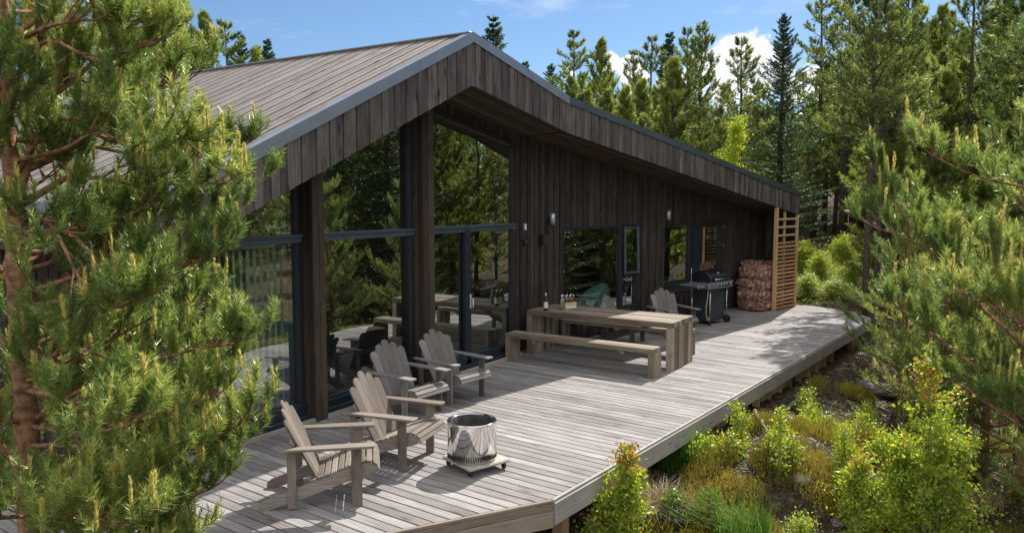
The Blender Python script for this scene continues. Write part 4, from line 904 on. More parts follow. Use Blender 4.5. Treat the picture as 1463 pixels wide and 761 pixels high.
# ---- templates of the wood behind (each first one is itself a tree of the wood)
TP = []      # (template, height, name, category)
def reg(t, h, kind): TP.append((t, h, kind)); return t
specs = [('pine', 10, 1, dict(cb=.25, rmax=1.7)), ('pine', 10, 2, dict(cb=.35, rmax=1.75, whorl=.6, tier=True)), ('pine', 10, 3, dict(cb=.12, rmax=1.9, whorl=.38)), ('pine', 7, 4, dict(cb=.06, rmax=1.6, whorl=.34)), ('pine', 12, 5, dict(cb=.5, rmax=1.6, top_sparse=True, rt=.0065))]
proto = {}
for i, (k, h, sd_, kw) in enumerate(specs):
    leaf = ('needle', 'needle', 'needle_far', 'needle_far', 'needle')[i]
    proto['p%d' % i] = (tree('pine_tree', pine_parts(h, sd_, **kw), 'trunklo', leaf, (0, 0, -50)), h)
proto['s0'] = (tree('spruce_tree', spruce_parts(9, 21, 2.1), 'trunklo', 'needle_dark', (0, 0, -50)), 9)
proto['s1'] = (tree('spruce_tree', spruce_parts(7, 22, 1.35), 'trunklo', 'needle_dark', (0, 0, -50)), 7)
proto['b0'] = (tree('birch_tree', birch_parts(5, 31, 1.3, 20000, .05, clump=.5), 'birchbark', 'birchleaf_dk', (0, 0, -50)), 5)
proto['b1'] = (tree('birch_tree', birch_parts(5, 32, .95, 9000, .05, clump=.22), 'birchbark', 'yellowleaf', (0, 0, -50)), 5)
used = set()
KIND = {'p': 'pine tree', 's': 'spruce tree', 'b': 'birch tree'}
def place(key, loc, h, label, group=None, rz=None):
    t, h0 = proto[key]; s = h/h0
    if key in used: o_ = copy_tree(t)
    else: o_ = t; used.add(key)
    o_.location = loc; o_.rotation_euler = (0, 0, random.random()*6.28 if rz is None else rz); w_ = random.uniform(.92, 1.1)
    w_ *= 1.12 if s > .8 else 1; q_ = s*w_ if s > .8 else s**.6; o_.scale = (q_, q_, s)
    if 'group' in o_: del o_['group']
    tag(o_, label, KIND[key[0]], group); return o_
def shades(x, y, h): return -6.0 < y < 2.5 and x-1.03*h < 17.0 and x > 4
spots = []
def put(u, vtop, d, key, label, group=None):
    p_ = at(u, d); g_ = gz(p_.x, p_.y); h = zat(u, vtop, d)-g_; spots.append((p_.x, p_.y)); p_.z = g_; return place(key, p_, h, label, group)
# prominent trees, found one by one against the sky
put(705, 20, 46, 's1', 'small dark spruce spire rising alone behind the ridge of the roof')
put(750, 86, 60, 's1', 'tiny distant spruce tip just above the sloping verge')
put(818, 48, 42, 'p1', 'dark open pine against the sky, first tall one past the ridge')
put(858, 58, 36, 'p2', 'bushy green pine next to the first dark open pine')
put(903, 74, 48, 'p1', 'slim pine with a thin top in front of the smaller cloud')
put(928, 54, 44, 'p1', 'dark round topped pine between the two clouds')
put(952, 44, 47, 's1', 'narrow spire between the dark pines left of the large cloud')
put(978, 44, 40, 'p1', 'dark pine with tiered crown at the edge of the large cloud')
put(999, 38, 27, 'p4', 'thin straight pine with a long bare stem before the large cloud')
put(958, 92, 26, 'p3', 'light green young pine with upright shoots before the dark pines')
put(1054, 58, 30, 'p1', 'young pine with upturned candle branches in front of the large cloud')
put(1113, 20, 33, 's0', 'tall pointed spruce standing right of the large cloud')
put(1047, 172, 25, 'b1', 'bright yellow green birch shining in the middle of the wood')
put(1165, -10, 48, 'p1', 'tall pine at the left edge of the high stand beyond the screen')
put(1205, -30, 46, 'p1', 'second tall pine of the high stand beyond the screen')
put(1242, -70, 21.2, 'p4', 'tall bare stemmed pine at the far corner of the deck')
put(1258, -50, 23.5, 'p4', 'slightly thinner pine stem just behind the corner pine')
put(1285, -30, 30, 'p0', 'tall dark pine right of the two corner stems')
put(1332, 10, 33, 'p2', 'broad pine with its top in the gap of sky')
put(1378, -40, 26, 'p1', 'tall pine with reddish upper stem and open crown')
put(1425, -20, 31, 'p0', 'tall dense pine near the edge of the high stand')
put(1462, -60, 24, 'p1', 'high pine at the very edge of the wood')
for (u, v, d, k) in ((232, -30, 24, 'p2'), (268, -5, 27, 'p0'), (300, 18, 30, 'p2'), (330, 34, 34, 'p1'), (352, 48, 38, 's1'), (388, 54, 42, 's1'), (372, 74, 40, 'p3')):
    put(u, v, d, k, {232: 'big dark pine behind the near pine, leftmost above the roof', 268: 'dense pine above the roof beside the biggest dark one', 300: 'sunlit pine crown over the far end of the roof', 330: 'slim pine behind the roof, half way down the row', 352: 'small spruce in the descending row behind the roof', 388: 'last small spruce spire of the row behind the roof', 372: 'low round pine between the two small spruces behind the roof'}[u])
# the mass of the wood
def prof(u):
    X = [-900, 200, 330, 420, 700, 760, 800, 900, 1000, 1140, 1170, 1300, 1500, 2600]; Y = [-60, -40, 60, 92, 100, 112, 110, 110, 140, 150, 60, 20, -10, -60]
    return float(np.interp(u, X, Y))
GR = {'p': 'pines of the dense wood around the cabin', 's': 'spruces of the dense wood around the cabin', 'b': 'birches of the dense wood around the cabin'}
LB = {'p': 'green pine within the dense mass of the wood', 's': 'dark spruce within the dense mass of the wood', 'b': 'small leafy birch within the dense mass of the wood'}
AD = {'p0': 'dark green dense pine', 'p1': 'open tiered pine', 'p2': 'light green bushy pine', 'p3': 'short rounded young pine', 'p4': 'bare stemmed pine', 's0': 'dark pointed spruce', 's1': 'narrow small spruce', 'b0': 'small leafy birch', 'b1': 'yellow birch'}
def lab(k, reg): return AD[k]+' '+reg
def grp(k, reg): return AD[k]+'s '+reg
def inside(x, y): return (2.2 < x < 22.5 and -6.2 < y < 9.5)
rr_ = random.Random(5); cnt = 0; tries = 0
def fill(n, u0, u1, d0, d1, keys, dv=(0, 70), mind=1.5, hmax=15, reg='in the dense mass of the wood'):
    global cnt
    got = 0; tr_ = 0
    while got < n and tr_ < n*40:
        tr_ += 1; u = rr_.uniform(u0, u1); d = rr_.uniform(d0, d1)
        a_ = th-math.atan((u-CX)/math.hypot(F, CY-HOR)); x = CAM[0]+d*math.cos(a_); y = CAM[1]+d*math.sin(a_)
        if inside(x, y) or (1125 < u < 1236 and d < 44) or (-4.2 < y < 2.8 and 20 < x < 43) or any((x-p)**2+(y-q)**2 < mind**2 for p, q in spots): continue
        g_ = gz(x, y); h = min(hmax, zat(u, prof(u)+rr_.uniform(*dv), d)-g_)
        if h < 1.5 or shades(x, y, h): continue
        k = rr_.choice(keys); spots.append((x, y)); place(k, (x, y, g_), h, lab(k, reg), grp(k, reg)); got += 1
    cnt += got
fill(46, 760, 1180, 25, 40, ['p3', 'p3', 'p2', 'p2', 'p0', 's0'], (5, 90), 1.4, reg='in the sunlit mass above the low wing roof')
fill(26, 700, 1200, 40, 62, ['p0', 'p2', 'p1'], (0, 50), 2.5, reg='in the back row above the low wing roof')
fill(26, 1120, 1480, 23, 34, ['p2', 'p3', 'p0', 'p3'], (60, 190), 1.4, reg='low in the wood beyond the deck end')
fill(26, 1150, 1700, 28, 50, ['p0', 'p1', 'p2'], (0, 50), 2.2, reg='in the high stand beyond the deck end')
fill(22, 1120, 1330, 44, 64, ['p0', 'p2', 'p1', 'p3'], (-20, 60), 2.2, reg='in the far row straight beyond the deck end')
fill(22, 760, 1180, 33, 56, ['p1', 'p0', 'p2', 's0'], (-25, 30), 2.2, reg='rising above the low wing roof')
fill(16, 150, 700, 30, 50, ['p0', 'p2', 's0'], (0, 40), 2.5, reg='behind the main roof')
fill(6, -300, 150, 20, 40, ['p0', 'p2'], (0, 60), 2.5, reg='behind the near pine')
proto['b2'] = (tree('leafy_bush', birch_parts(2, 35, 1.1, 9000, .05, clump=.3, stems=6, cb=.02), 'birchbark', 'birchleaf', (0, 0, -50)), 2)
KIND['b2'] = 'bush'
for (u, d, h, lb) in ((1160, 25, 1.5, 'leafy bush in the sunny opening just past the screen'), (1178, 28, 2.2, 'larger leafy bush at the back of the sunny opening past the screen'), (1200, 25, 1.2, 'low bright bush in the middle of the sunny opening past the screen'), (1222, 27, 1.9, 'yellow green bush between the sunny opening and the corner pine'), (1150, 31, 2.6, 'tall leafy bush half hidden by the end of the low wing'), (1212, 32, 3.0, 'farthest leafy bush of the sunny opening, below the wood')):
    p_ = at(u, d); p_.z = gz(p_.x, p_.y); spots.append((p_.x, p_.y)); o_ = place('b2', p_, h, lb); o_['category'] = 'bush'; o_.scale = (max(.8, h/2.8),)*2+(h/4.2,)
# ---- the wood on the slope beside the deck, where the glass mirrors it
def fillxy(n, x0, x1, y0, y1, keys, h0, h1, mind=1.5, reg='on the shaded slope facing the glazing'):
    got = 0; t_ = 0
    while got < n and t_ < n*40:
        t_ += 1; x = rr_.uniform(x0, x1); y = rr_.uniform(y0, y1)
        if any((x-p)**2+(y-q)**2 < mind**2 for p, q in spots): continue
        h = rr_.uniform(h0, h1); k = rr_.choice(keys); spots.append((x, y)); place(k, (x, y, gz(x, y)), h, lab(k, reg), grp(k, reg)); got += 1
fillxy(34, 13, 36, -22, -9.5, ['p0', 'p1', 'p2', 'p3', 's0'], 7, 12, 1.8)
fillxy(14, 9, 24, -34, -17, ['p0', 'p2', 'p1'], 9, 13, 2.2, reg='far down the slope outside the view')
for i, k in enumerate([k for k in proto if k not in used]): place(k, (30+3*i, 14, gz(30+3*i, 14)), 7, lab(k, 'standing alone behind the low wing'))
# far wood closing the horizon, one mass
parts = []
tt = proto['p2'][0]; 
P_ = []
for i in range(900):
    a = rr_.uniform(-1.0, 2.1); d = rr_.uniform(62, 110); x = CAM[0]+d*math.cos(a); y = CAM[1]+d*math.sin(a); P_.append((x, y, gz(x, y), rr_.uniform(9, 13)))
sh = []; sdv = []; sl_ = []; sr = []
for (x, y, z, h) in P_:
    for k in range(46):
        f_ = rr_.random(); a = rr_.random()*6.28; r_ = (1-f_)**.7*2.0*rr_.uniform(.5, 1); sh.append((x+r_*math.cos(a), y+r_*math.sin(a), z+h*(.15+.85*f_))); sdv.append((math.cos(a), math.sin(a), .7)); sl_.append(.5); sr.append(rr_.random()*.6)
V, T, r = needles(np.array(sh), np.array(sdv), np.array(sl_), 5, .6, .22, 20, 80, np.array(sr))
tag(trimesh('far_forest', V, T, r, M['needle']), 'far off wood closing the view behind the nearer trees', 'forest', kind='stuff')

# ---- nearer pines beside the deck, with real needles
mid = {}
mid['a'] = (tree('pine_tree', pine_parts(4.4, 41, cb=.05, rmax=1.25, whorl=.38, nb=5, det='mid'), 'trunk', 'needle_near', (0, 0, -60)), 4.4)
mid['b'] = (tree('pine_tree', pine_parts(3.6, 43, cb=.04, rmax=1.35, whorl=.33, nb=5, det='mid'), 'trunk', 'needle_near', (0, 0, -60)), 3.6)
mused = set()
def putmid(key, u, vtop, d, label, rz=0, sc=None, h=None):
    p_ = at(u, d); p_.z = gz(p_.x, p_.y); hh = h or (zat(u, vtop, d)-p_.z); t, h0 = mid[key]; o_ = t if key not in mused else copy_tree(t); mused.add(key)
    s = hh/h0; o_.location = p_; o_.rotation_euler = (0, 0, rz); o_.scale = (min(s, 1.25) if not sc else sc,)*2+(s,); tag(o_, label, 'pine tree'); spots.append((p_.x, p_.y)); return o_
putmid('a', 1300, 250, 15.0, 'young pine standing beside the deck end behind the candle branches', .4, 1.0)
putmid('b', 1362, 300, 13.2, 'full young pine just behind the candle pine, beside the bare slope', 2.0, 1.0)
putmid('b', 1425, 330, 12.4, 'rounded pine with lit tips, third from the deck end on the slope', 3.1, 1.1)
putmid('a', 1478, 250, 12.0, 'tall near pine at the edge of the view beside the slope', 4.0, 1.2)
putmid('a', 1510, -40, 13, 'high dark pine reaching in at the top corner', 1.2, 1.6)
putmid('b', 1340, 420, 15.5, 'low pine in the dark hollow beyond the end of the deck', .9, .9)
putmid('b', 1590, 300, 10.5, 'wide pine standing outermost on the slope', .2)

# ---- the big near pine in front of the cabin's corner
rd = random.Random(77)
NP, ND, NL, NR = [], [], [], []; CP, CD = [], []; wmb = MB(); TD = 4.45
tb = at(14, TD); gb = gz(tb.x, tb.y)
troot = empty('pine_tree', (tb.x, tb.y, gb), 0, 'large near pine with reddish trunk and yellow candles in front of the cabin corner', 'pine tree')
O = Vector((tb.x, tb.y, gb))
def W(u, v, d): p_ = at(u, d); p_.z = zat(u, v, d); return p_-O
tv = [(20, 900, .075), (18, 761, .07), (20, 600, .066), (22, 480, .062), (18, 380, .058), (24, 290, .052), (14, 180, .042), (20, 60, .036), (16, -80, .03), (22, -250, .022), (20, -420, .012)]
tv = [(a_, b_, c_*.84) for a_, b_, c_ in tv]
tpts = [Vector((0, 0, -.4))]+[W(u, v, TD) for u, v, _ in tv]; trad = [.085]+[r for _, _, r in tv]
def smooth_(pts, k=4):
    o_ = []
    for i in range(len(pts)-1):
        p0, p1, p2, p3 = pts[max(i-1, 0)], pts[i], pts[i+1], pts[min(i+2, len(pts)-1)]
        for j in range(k): u = j/k; o_.append(.5*((2*p1)+(p2-p0)*u+(2*p0-5*p1+4*p2-p3)*u*u+(3*p1-p0-3*p2+p3)*u**3))
    o_.append(pts[-1]); return o_
sp_ = smooth_(tpts); sr_ = np.interp(np.linspace(0, len(tpts)-1, len(sp_)), range(len(tpts)), trad)
wmb.tube(sp_, [float(r)*(1+.06*math.sin(i*2.3)) for i, r in enumerate(sr_)], 20)
def twig(P, d, l_, lev, tone):
    k_ = 4; q = [P]
    for i in range(k_):
        d = (d+Vector((rd.uniform(-.14, .14), rd.uniform(-.14, .14), .19+rd.uniform(-.05, .08)))).normalized(); q.append(q[-1]+d*l_/k_)
    wmb.tube(q, [(.0055 if lev == 1 else .0028)*(1-i/(k_+1.5)) for i in range(k_+1)], 5 if lev == 1 else 3, cap=False)
    if lev == 1:
        for i in range(max(3, int(l_/.062))):
            s = rd.uniform(.2, 1)*k_; i0 = min(int(s), k_-1); B_ = q[i0].lerp(q[i0+1], s-i0); dd = (q[i0+1]-q[i0]).normalized()
            td = (rot_about(dd, Vector((0, 0, 1)), (1 if i % 2 else -1)*R(rd.uniform(25, 60)))+Vector((0, 0, rd.uniform(-.05, .5)))).normalized()
            twig(B_, td, l_*.36*(1.2-s/k_*.6)*rd.uniform(.7, 1.2)+.03, 2, tone+rd.uniform(-.12, .12))
    s0 = 1 if lev == 2 else 2
    for i in range(s0, k_): NP.append(q[i]); ND.append(q[i+1]-q[i]); NL.append(l_/k_*1.1); NR.append(tone+rd.uniform(-.1, .12))
    if lev == 2: NP.append(q[0].lerp(q[1], .3)); ND.append(q[1]-q[0]); NL.append(l_/k_*.8); NR.append(tone)
    NP.append(q[-1]); ND.append(d+Vector((0, 0, .2))); NL.append(.05); NR.append(tone+.12)
    if rd.random() < (.5 if lev == 1 else .12): CP.append(q[-1]); CD.append(Vector((rd.uniform(-.12, .12), rd.uniform(-.12, .12), 1)))
def limb(pts, r0, dens=15, frm=.2):
    q = smooth_(pts, 4); n = len(q)-1; Ln = sum((q[i+1]-q[i]).length for i in range(n)); wmb.tube(q, [max(.004, .68*r0*(1-i/(n+1))**.9) for i in range(n+1)], 8, cap=False); tone = rd.uniform(.1, .6)
    for i in range(int(Ln*dens)+2):
        s = (frm+(1-frm)*rd.random())*n; i0 = min(int(s), n-1); B_ = q[i0].lerp(q[i0+1], s-i0); dd = (q[i0+1]-q[i0]).normalized()
        td = (rot_about(dd, Vector((0, 0, 1)), (1 if i % 2 else -1)*R(rd.uniform(25, 70)))+Vector((0, 0, rd.uniform(-.25, .5)))).normalized()
        twig(B_, td, rd.uniform(.16, .37)*(1.15-.5*s/n), 1, tone+rd.uniform(-.1, .25))
    twig(q[-1], (q[-1]-q[-2]).normalized(), .2, 1, tone+.1)
limb([W(24, 292, TD), W(48, 215, 4.4), W(63, 155, 4.35), W(110, 117, 4.3), W(150, 80, 4.25), W(186, 14, 4.2), W(200, -60, 4.2)], .034)
limb([W(24, 298, TD), W(72, 268, 4.4), W(112, 252, 4.3), W(190, 262, 4.2), W(270, 262, 4.15), W(345, 262, 4.1)], .028)
limb([W(63, 155, 4.35), W(140, 150, 4.35), W(200, 140, 4.3), W(245, 125, 4.3), W(275, 115, 4.3)], .018)
limb([W(22, 200, TD), W(110, 205, 4.5), W(220, 225, 4.5), W(290, 225, 4.5), W(335, 215, 4.5)], .02)
limb([W(20, 60, TD), W(90, 20, 4.4), W(180, 10, 4.3), W(205, -5, 4.2), W(235, -5, 4.2)], .022)
limb([W(22, 480, TD), W(80, 520, 4.4), W(150, 485, 4.35), W(215, 452, 4.3), W(262, 440, 4.3)], .02)
limb([W(20, 420, TD), W(100, 395, 4.3), W(180, 350, 4.2), W(250, 325, 4.15), W(310, 318, 4.1)], .022)
limb([W(21, 380, TD), W(90, 350, 4.6), W(160, 330, 4.7), W(230, 300, 4.7), W(300, 300, 4.7)], .02)
limb([W(20, 610, TD), W(100, 560, 4.3), W(180, 545, 4.2), W(255, 540, 4.15), W(310, 528, 4.1)], .022)
limb([W(20, 690, TD), W(55, 668, 4.4), W(110, 640, 4.3), W(190, 635, 4.2), W(290, 625, 4.1), W(345, 600, 4.05)], .03)
limb([W(20, 660, TD), W(110, 700, 4.3), W(190, 700, 4.15), W(250, 690, 4.1), W(290, 672, 4.1)], .02)
limb([W(20, 720, TD), W(90, 735, 4.2), W(160, 745, 4.1), W(220, 735, 4.1)], .02)
limb([W(20, 560, TD), W(90, 590, 4.5), W(160, 600, 4.5), W(240, 590, 4.5), W(300, 585, 4.5)], .02)
for (v0, tips) in ((700, [(120, 700, 4.0), (220, 720, 3.9), (285, 700, 3.85)]), (690, [(100, 730, 3.8), (180, 735, 3.6)]), (650, [(140, 660, 4.3), (240, 650, 4.25), (318, 640, 4.2)]), (610, [(110, 620, 4.0), (200, 600, 3.9), (290, 570, 3.85)]),
                   (800, [(60, 790, 4.0), (120, 770, 3.8), (190, 780, 3.75)]), (740, [(-40, 745, 4.2), (-110, 740, 4.1)]), (600, [(-40, 610, 4.3), (-120, 600, 4.2)]), (730, [(60, 735, 3.7), (110, 750, 3.5), (150, 755, 3.4)]), (820, [(40, 840, 4.1), (100, 830, 3.9), (200, 815, 3.8)]), (760, [(100, 800, 4.2), (170, 770, 4.1), (235, 765, 4.05)]), (500, [(110, 470, 4.6), (200, 480, 4.6), (280, 470, 4.6)]), (330, [(90, 300, 4.5), (170, 240, 4.5), (240, 230, 4.5)]), (230, [(90, 215, 4.0), (150, 190, 3.9), (215, 240, 3.85)]),
                   (150, [(70, 110, 4.6), (140, 120, 4.6), (215, 150, 4.6)]), (70, [(80, 40, 4.0), (140, 30, 3.95), (190, 40, 3.9)]), (440, [(90, 430, 3.9), (150, 440, 3.8), (210, 420, 3.75)]), (560, [(70, 570, 3.7), (120, 600, 3.5), (160, 600, 3.45)])):
    limb([W(20, v0, TD)]+[W(*t_) for t_ in tips], .02)
limb([W(18, 640, TD), W(90, 640, 4.0), W(170, 660, 3.8), W(240, 650, 3.75)], .02)
limb([W(20, 540, TD), W(90, 500, 4.1), W(180, 520, 3.9), W(270, 500, 3.85), W(325, 492, 3.85)], .02)
limb([W(20, 740, TD), W(70, 760, 4.1), W(150, 790, 3.9), W(215, 790, 3.85)], .02)
limb([W(20, 350, TD), W(90, 330, 4.1), W(160, 395, 3.9), W(240, 385, 3.85), W(292, 372, 3.85)], .02)
limb([W(24, 250, TD), W(90, 170, 4.1), W(160, 200, 4.0), W(240, 185, 3.95), W(300, 230, 3.95)], .018)
limb([W(20, 100, TD), W(80, 60, 4.1), W(150, 90, 4.0), W(190, 75, 3.95), W(225, 65, 3.95)], .018)
limb([W(24, 300, TD), W(70, 320, 3.9), W(120, 420, 3.7), W(170, 430, 3.65)], .018)
for k in range(56):
    v0 = -420+1200*(k+rd.random())/56; a = rd.uniform(0, 6.28); P0 = W(20, v0, TD); l_ = rd.uniform(.7, 1.25)*(.55 if v0 < -150 else 1)*(1.0 if v0 > 100 else .9); e = R(rd.uniform(5, 40))
    d = Vector((math.cos(a)*math.cos(e), math.sin(a)*math.cos(e), math.sin(e)))
    if d.dot(Vector(tuple(RT))) > .55: l_ *= .6
    if d.dot(Vector(tuple(-FW))) > .4: l_ *= .75
    limb([P0, P0+d*l_*.35+Vector((0, 0, -.02)), P0+d*l_*.7, P0+d*l_+Vector((0, 0, .08*l_))], .018, 11)
wmb.build('trunk', M['trunk'], troot)
P = np.array([tuple(a) for a in NP]); D = np.array([tuple(a) for a in ND]); L = np.array(NL); Rr = np.clip(np.array(NR), 0, .85)
NPINE = len(P)
c = np.array([tuple(a) for a in CP]); cv = np.array([tuple(a) for a in CD]); cl = .05+.08*rs.rand(len(c))
V, T, r = cat([needles(P, D, L, 22, .045, .0040, 24, 62, Rr, s0=0, rspread=.4), needles(c, cv, cl, 130, .026, .0055, 10, 32, .95, s0=0, rspread=.12)])
trimesh('crown', V, T, r, M['needle_near'], troot)
# second near pine, rooted just outside the view on the right
NP, ND, NL, NR = [], [], [], []; CP, CD = [], []; wmb = MB(); TD = 6.0
tb = at(1560, TD); gb = gz(tb.x, tb.y); O = Vector((tb.x, tb.y, gb))
troot = empty('pine_tree', (tb.x, tb.y, gb), 0, 'near pine reaching in over the slope with long yellow candles on its outermost branch', 'pine tree')
tv = [(1565, 900, .06), (1560, 700, .055), (1556, 500, .045), (1552, 380, .03), (1556, 290, .018), (1558, 245, .008)]
sp_ = smooth_([Vector((0, 0, -.4))]+[W(u, v, TD) for u, v, _ in tv]); sr_ = np.interp(np.linspace(0, len(tv), len(sp_)), range(len(tv)+1), [.07]+[r for _, _, r in tv])
wmb.tube(sp_, [float(r) for r in sr_], 14)
cand0 = len(CP)
limb([W(1556, 600, TD), W(1480, 500, 6.0), W(1400, 430, 6.1), W(1330, 355, 6.2), W(1280, 290, 6.3), W(1252, 248, 6.3)], .024, 13, .35)
limb([W(1330, 355, 6.2), W(1290, 338, 6.1), W(1245, 322, 6.1)], .01, 14, .2)
limb([W(1400, 430, 6.1), W(1378, 390, 6.2), W(1362, 355, 6.3)], .012, 13, .2)
limb([W(1440, 465, 6.05), W(1432, 420, 6.0), W(1428, 385, 6.0), W(1420, 350, 6.0)], .012, 13, .2)
limb([W(1556, 640, TD), W(1480, 560, 5.9), W(1400, 520, 5.9), W(1330, 470, 6.0), W(1290, 440, 6.1)], .02, 13, .3)
limb([W(1556, 560, TD), W(1490, 480, 5.7), W(1430, 440, 5.6), W(1380, 420, 5.6)], .018, 13, .3)
limb([W(1556, 680, TD), W(1490, 620, 5.8), W(1430, 580, 5.8), W(1370, 540, 5.9)], .018, 12, .3)
limb([W(1556, 320, TD), W(1510, 290, 6.2), W(1475, 275, 6.3)], .012, 12, .3)
limb([W(1556, 480, TD), W(1520, 420, 6.4), W(1480, 380, 6.6)], .014, 12, .2)
for k in range(10):
    v0 = (250+100*rd.random() if k < 4 else 330+360*(k-4+rd.random())/6); a = rd.uniform(0, 6.28); P0 = W(1556, v0, TD); l_ = rd.uniform(.6, .95); e = R(rd.uniform(5, 40)); d = Vector((math.cos(a)*math.cos(e), math.sin(a)*math.cos(e), math.sin(e)))
    limb([P0, P0+d*l_*.35, P0+d*l_*.7, P0+d*l_+Vector((0, 0, .08*l_))], .016, 11)
wmb.build('trunk', M['trunk'], troot)
P = np.array([tuple(a) for a in NP]); D = np.array([tuple(a) for a in ND]); L = np.array(NL); Rr = np.clip(np.array(NR), 0, .85)
c = np.array([tuple(a) for a in CP])[::2]; cv = np.array([tuple(a) for a in CD])[::2]; cl = .07+.12*rs.rand(len(c))
V, T, r = cat([needles(P, D, L, 19, .052, .0046, 24, 62, Rr, s0=0, rspread=.4), needles(c, cv, cl, 130, .03, .006, 10, 32, .95, s0=0, rspread=.12)])
trimesh('crown', V, T, r, M['needle_near'], troot)
print('near pine shoots', NPINE, 'tris', len(T), 'wood trees', cnt)

# ================================================================== UNDERGROWTH BESIDE THE DECK
def onslope(s_, q):                                # s along the deck edge, q outwards from it
    p_ = DA+de*s_-dp*q; return Vector((p_.x, p_.y, gz(p_.x, p_.y)))
def blades(P, h, w, lean, r, n=1):
    """grass blades, two-segment and bent"""
    k = len(P); a = rs.rand(k)*6.283; dx = np.stack([np.cos(a), np.sin(a), np.zeros(k)], 1); sd_ = np.stack([-np.sin(a), np.cos(a), np.zeros(k)], 1)*(w/2)
    hh = (h*(.55+.6*rs.rand(k)))[:, None]; le = (lean*rs.rand(k))[:, None]; up_ = np.array([0, 0, 1.0])
    m_ = P+up_*hh*.55+dx*hh*le*.3; t_ = P+up_*hh*(1-.35*le)+dx*hh*le
    V = np.stack([P-sd_, P+sd_, m_-sd_*.8, m_+sd_*.8, t_], 1).reshape(-1, 3); i = np.arange(k)*5
    T = np.concatenate([np.stack([i, i+1, i+3], 1), np.stack([i, i+3, i+2], 1), np.stack([i+2, i+3, i+4], 1)]); return V, T, np.repeat(r, 5)
def scatter(n, fn):
    o_ = []
    while len(o_) < n:
        q = fn()
        if q is not None: o_.append(q)
    return np.array(o_)
ru = random.Random(9)
# heather: mounds of upright sprigs
mounds = []
for _ in range(230):
    s_ = ru.uniform(1.2, 8.2); q = ru.uniform(.25, 3.6)
    if s_ > 5.4 and ru.random() < .85: continue
    if mnoise.noise((s_*.9, q*.9, 7)) < -.12: continue
    mounds.append((s_, q, ru.uniform(.16, .34), ru.random()))
P, D, L, r = [], [], [], []
for (s_, q, rad, t_) in mounds:
    for _ in range(int(240*rad/.25)):
        a = ru.random()*6.283; rr2 = rad*math.sqrt(ru.random()); p_ = onslope(s_+rr2*math.cos(a), q+rr2*math.sin(a)); hh = .22*(1-(rr2/rad)**2*.6)*ru.uniform(.7, 1.2)
        P.append(tuple(p_+Vector((0, 0, hh*.25)))); D.append((ru.uniform(-.35, .35), ru.uniform(-.35, .35), 1)); L.append(hh); r.append(.2+.6*t_+ru.uniform(-.15, .15) if ru.random() > .12 else .97)
V, T, R_ = needles(np.array(P), np.array(D), np.array(L), 14, .024, .0075, 15, 50, np.array(r), s0=0)
tag(trimesh('heather', V, T, R_, M['heather']), 'olive and russet heather covering the bank beside the deck', 'heather', kind='stuff')
# low leafy shrubs over the wood floor and the sunny strip past the deck
def fl():
    z_ = ru.random()
    if z_ < .45: x = ru.uniform(20.3, 40); y = ru.uniform(-9, 8)
    elif z_ < .8: x = ru.uniform(3, 22); y = ru.uniform(-13, -5.2)
    else: x = ru.uniform(-2, 5); y = ru.uniform(-4, 2)
    if x < 20.2 and y > -6.4 and x > 4: return None
    if mnoise.noise((x*.6, y*.6, 2)) < -.05: return None
    return (x+ru.uniform(-.2, .2), y+ru.uniform(-.2, .2), gz(x, y)+ru.uniform(.02, .22))
P = scatter(42000, fl); V, T, R_ = leaves(P, .055, rs.rand(len(P))*.9, flat=.6)
tag(trimesh('low_shrubs', V, T, R_, M['blueberry']), 'low green berry shrubs covering the floor of the wood', 'shrubs', kind='stuff')
# litter: needles, twigs and flakes on the bare slope
def lit():
    s_ = ru.uniform(2, 16); q = ru.uniform(.1, 4.5); p_ = onslope(s_, q); return (p_.x, p_.y, p_.z+.008)
P = scatter(12000, lit); k = len(P); a = rs.rand(k)*6.283; D = np.stack([np.cos(a), np.sin(a), rs.rand(k)*.15], 1); ln = (.02+.12*rs.rand(k)**3)[:, None]; sd_ = np.stack([-D[:, 1], D[:, 0], np.zeros(k)], 1)*.0035
V = np.stack([P-sd_, P+sd_, P+D*ln], 1).reshape(-1, 3); tag(trimesh('litter', V, np.arange(3*k).reshape(-1, 3), np.repeat(rs.rand(k), 3), M['drygrass']), 'dry needles and twigs strewn over the bare slope', 'litter', kind='stuff')
def ground_at(u, v):
    """where the line of sight through (u, v) of the photo meets the ground"""
    r = F3*F+RT*(u-CX)+UP*(CY-v); r = r/np.linalg.norm(r); t_ = 3.0
    while t_ < 60:
        q = CAM+r*t_
        if q[2] < gz(q[0], q[1]): break
        t_ += .04
    return Vector((q[0], q[1], gz(q[0], q[1])))
def hat(p_, v):
    d = math.hypot(p_.x-CAM[0], p_.y-CAM[1]); a = math.atan2(p_.y-CAM[1], p_.x-CAM[0]); return zat(CX+math.tan(th-a)*math.hypot(F, CY-HOR), v, d)-p_.z
# birches of the bank
def shrub(u, v, vb, parts_kw, label, leaf='birchleaf', name='birch_sapling', sd_=1, leafname='leaves'):
    p_ = ground_at(u, vb); h = hat(p_, v)
    t = empty(name, p_, 0, label, 'birch' if 'birch' in name else 'shrub'); tr, (V, T, r) = birch_parts(h, sd_, **parts_kw); tr.build('stem', M['birchbark'], t); trimesh(leafname, V, T, r, M[leaf], t); return t
shrub(1318, 512, 800, dict(rmax=.72, nleaf=15000, size=.044, cb=.04, redtop=.4, clump=.14, stems=6), 'large bright yellow green birch bush with reddish tips, nearest on the slope', sd_=3)
shrub(1228, 650, 765, dict(rmax=.5, nleaf=5000, size=.04, cb=.05, redtop=.2, clump=.13, stems=3), 'lower leafy birch at the deck side of the large bright bush', sd_=8)
shrub(893, 632, 800, dict(rmax=.38, nleaf=4200, size=.045, cb=.1, redtop=.5, clump=.14, stems=3), 'birch sapling with red brown top leaning over the deck corner', sd_=5)
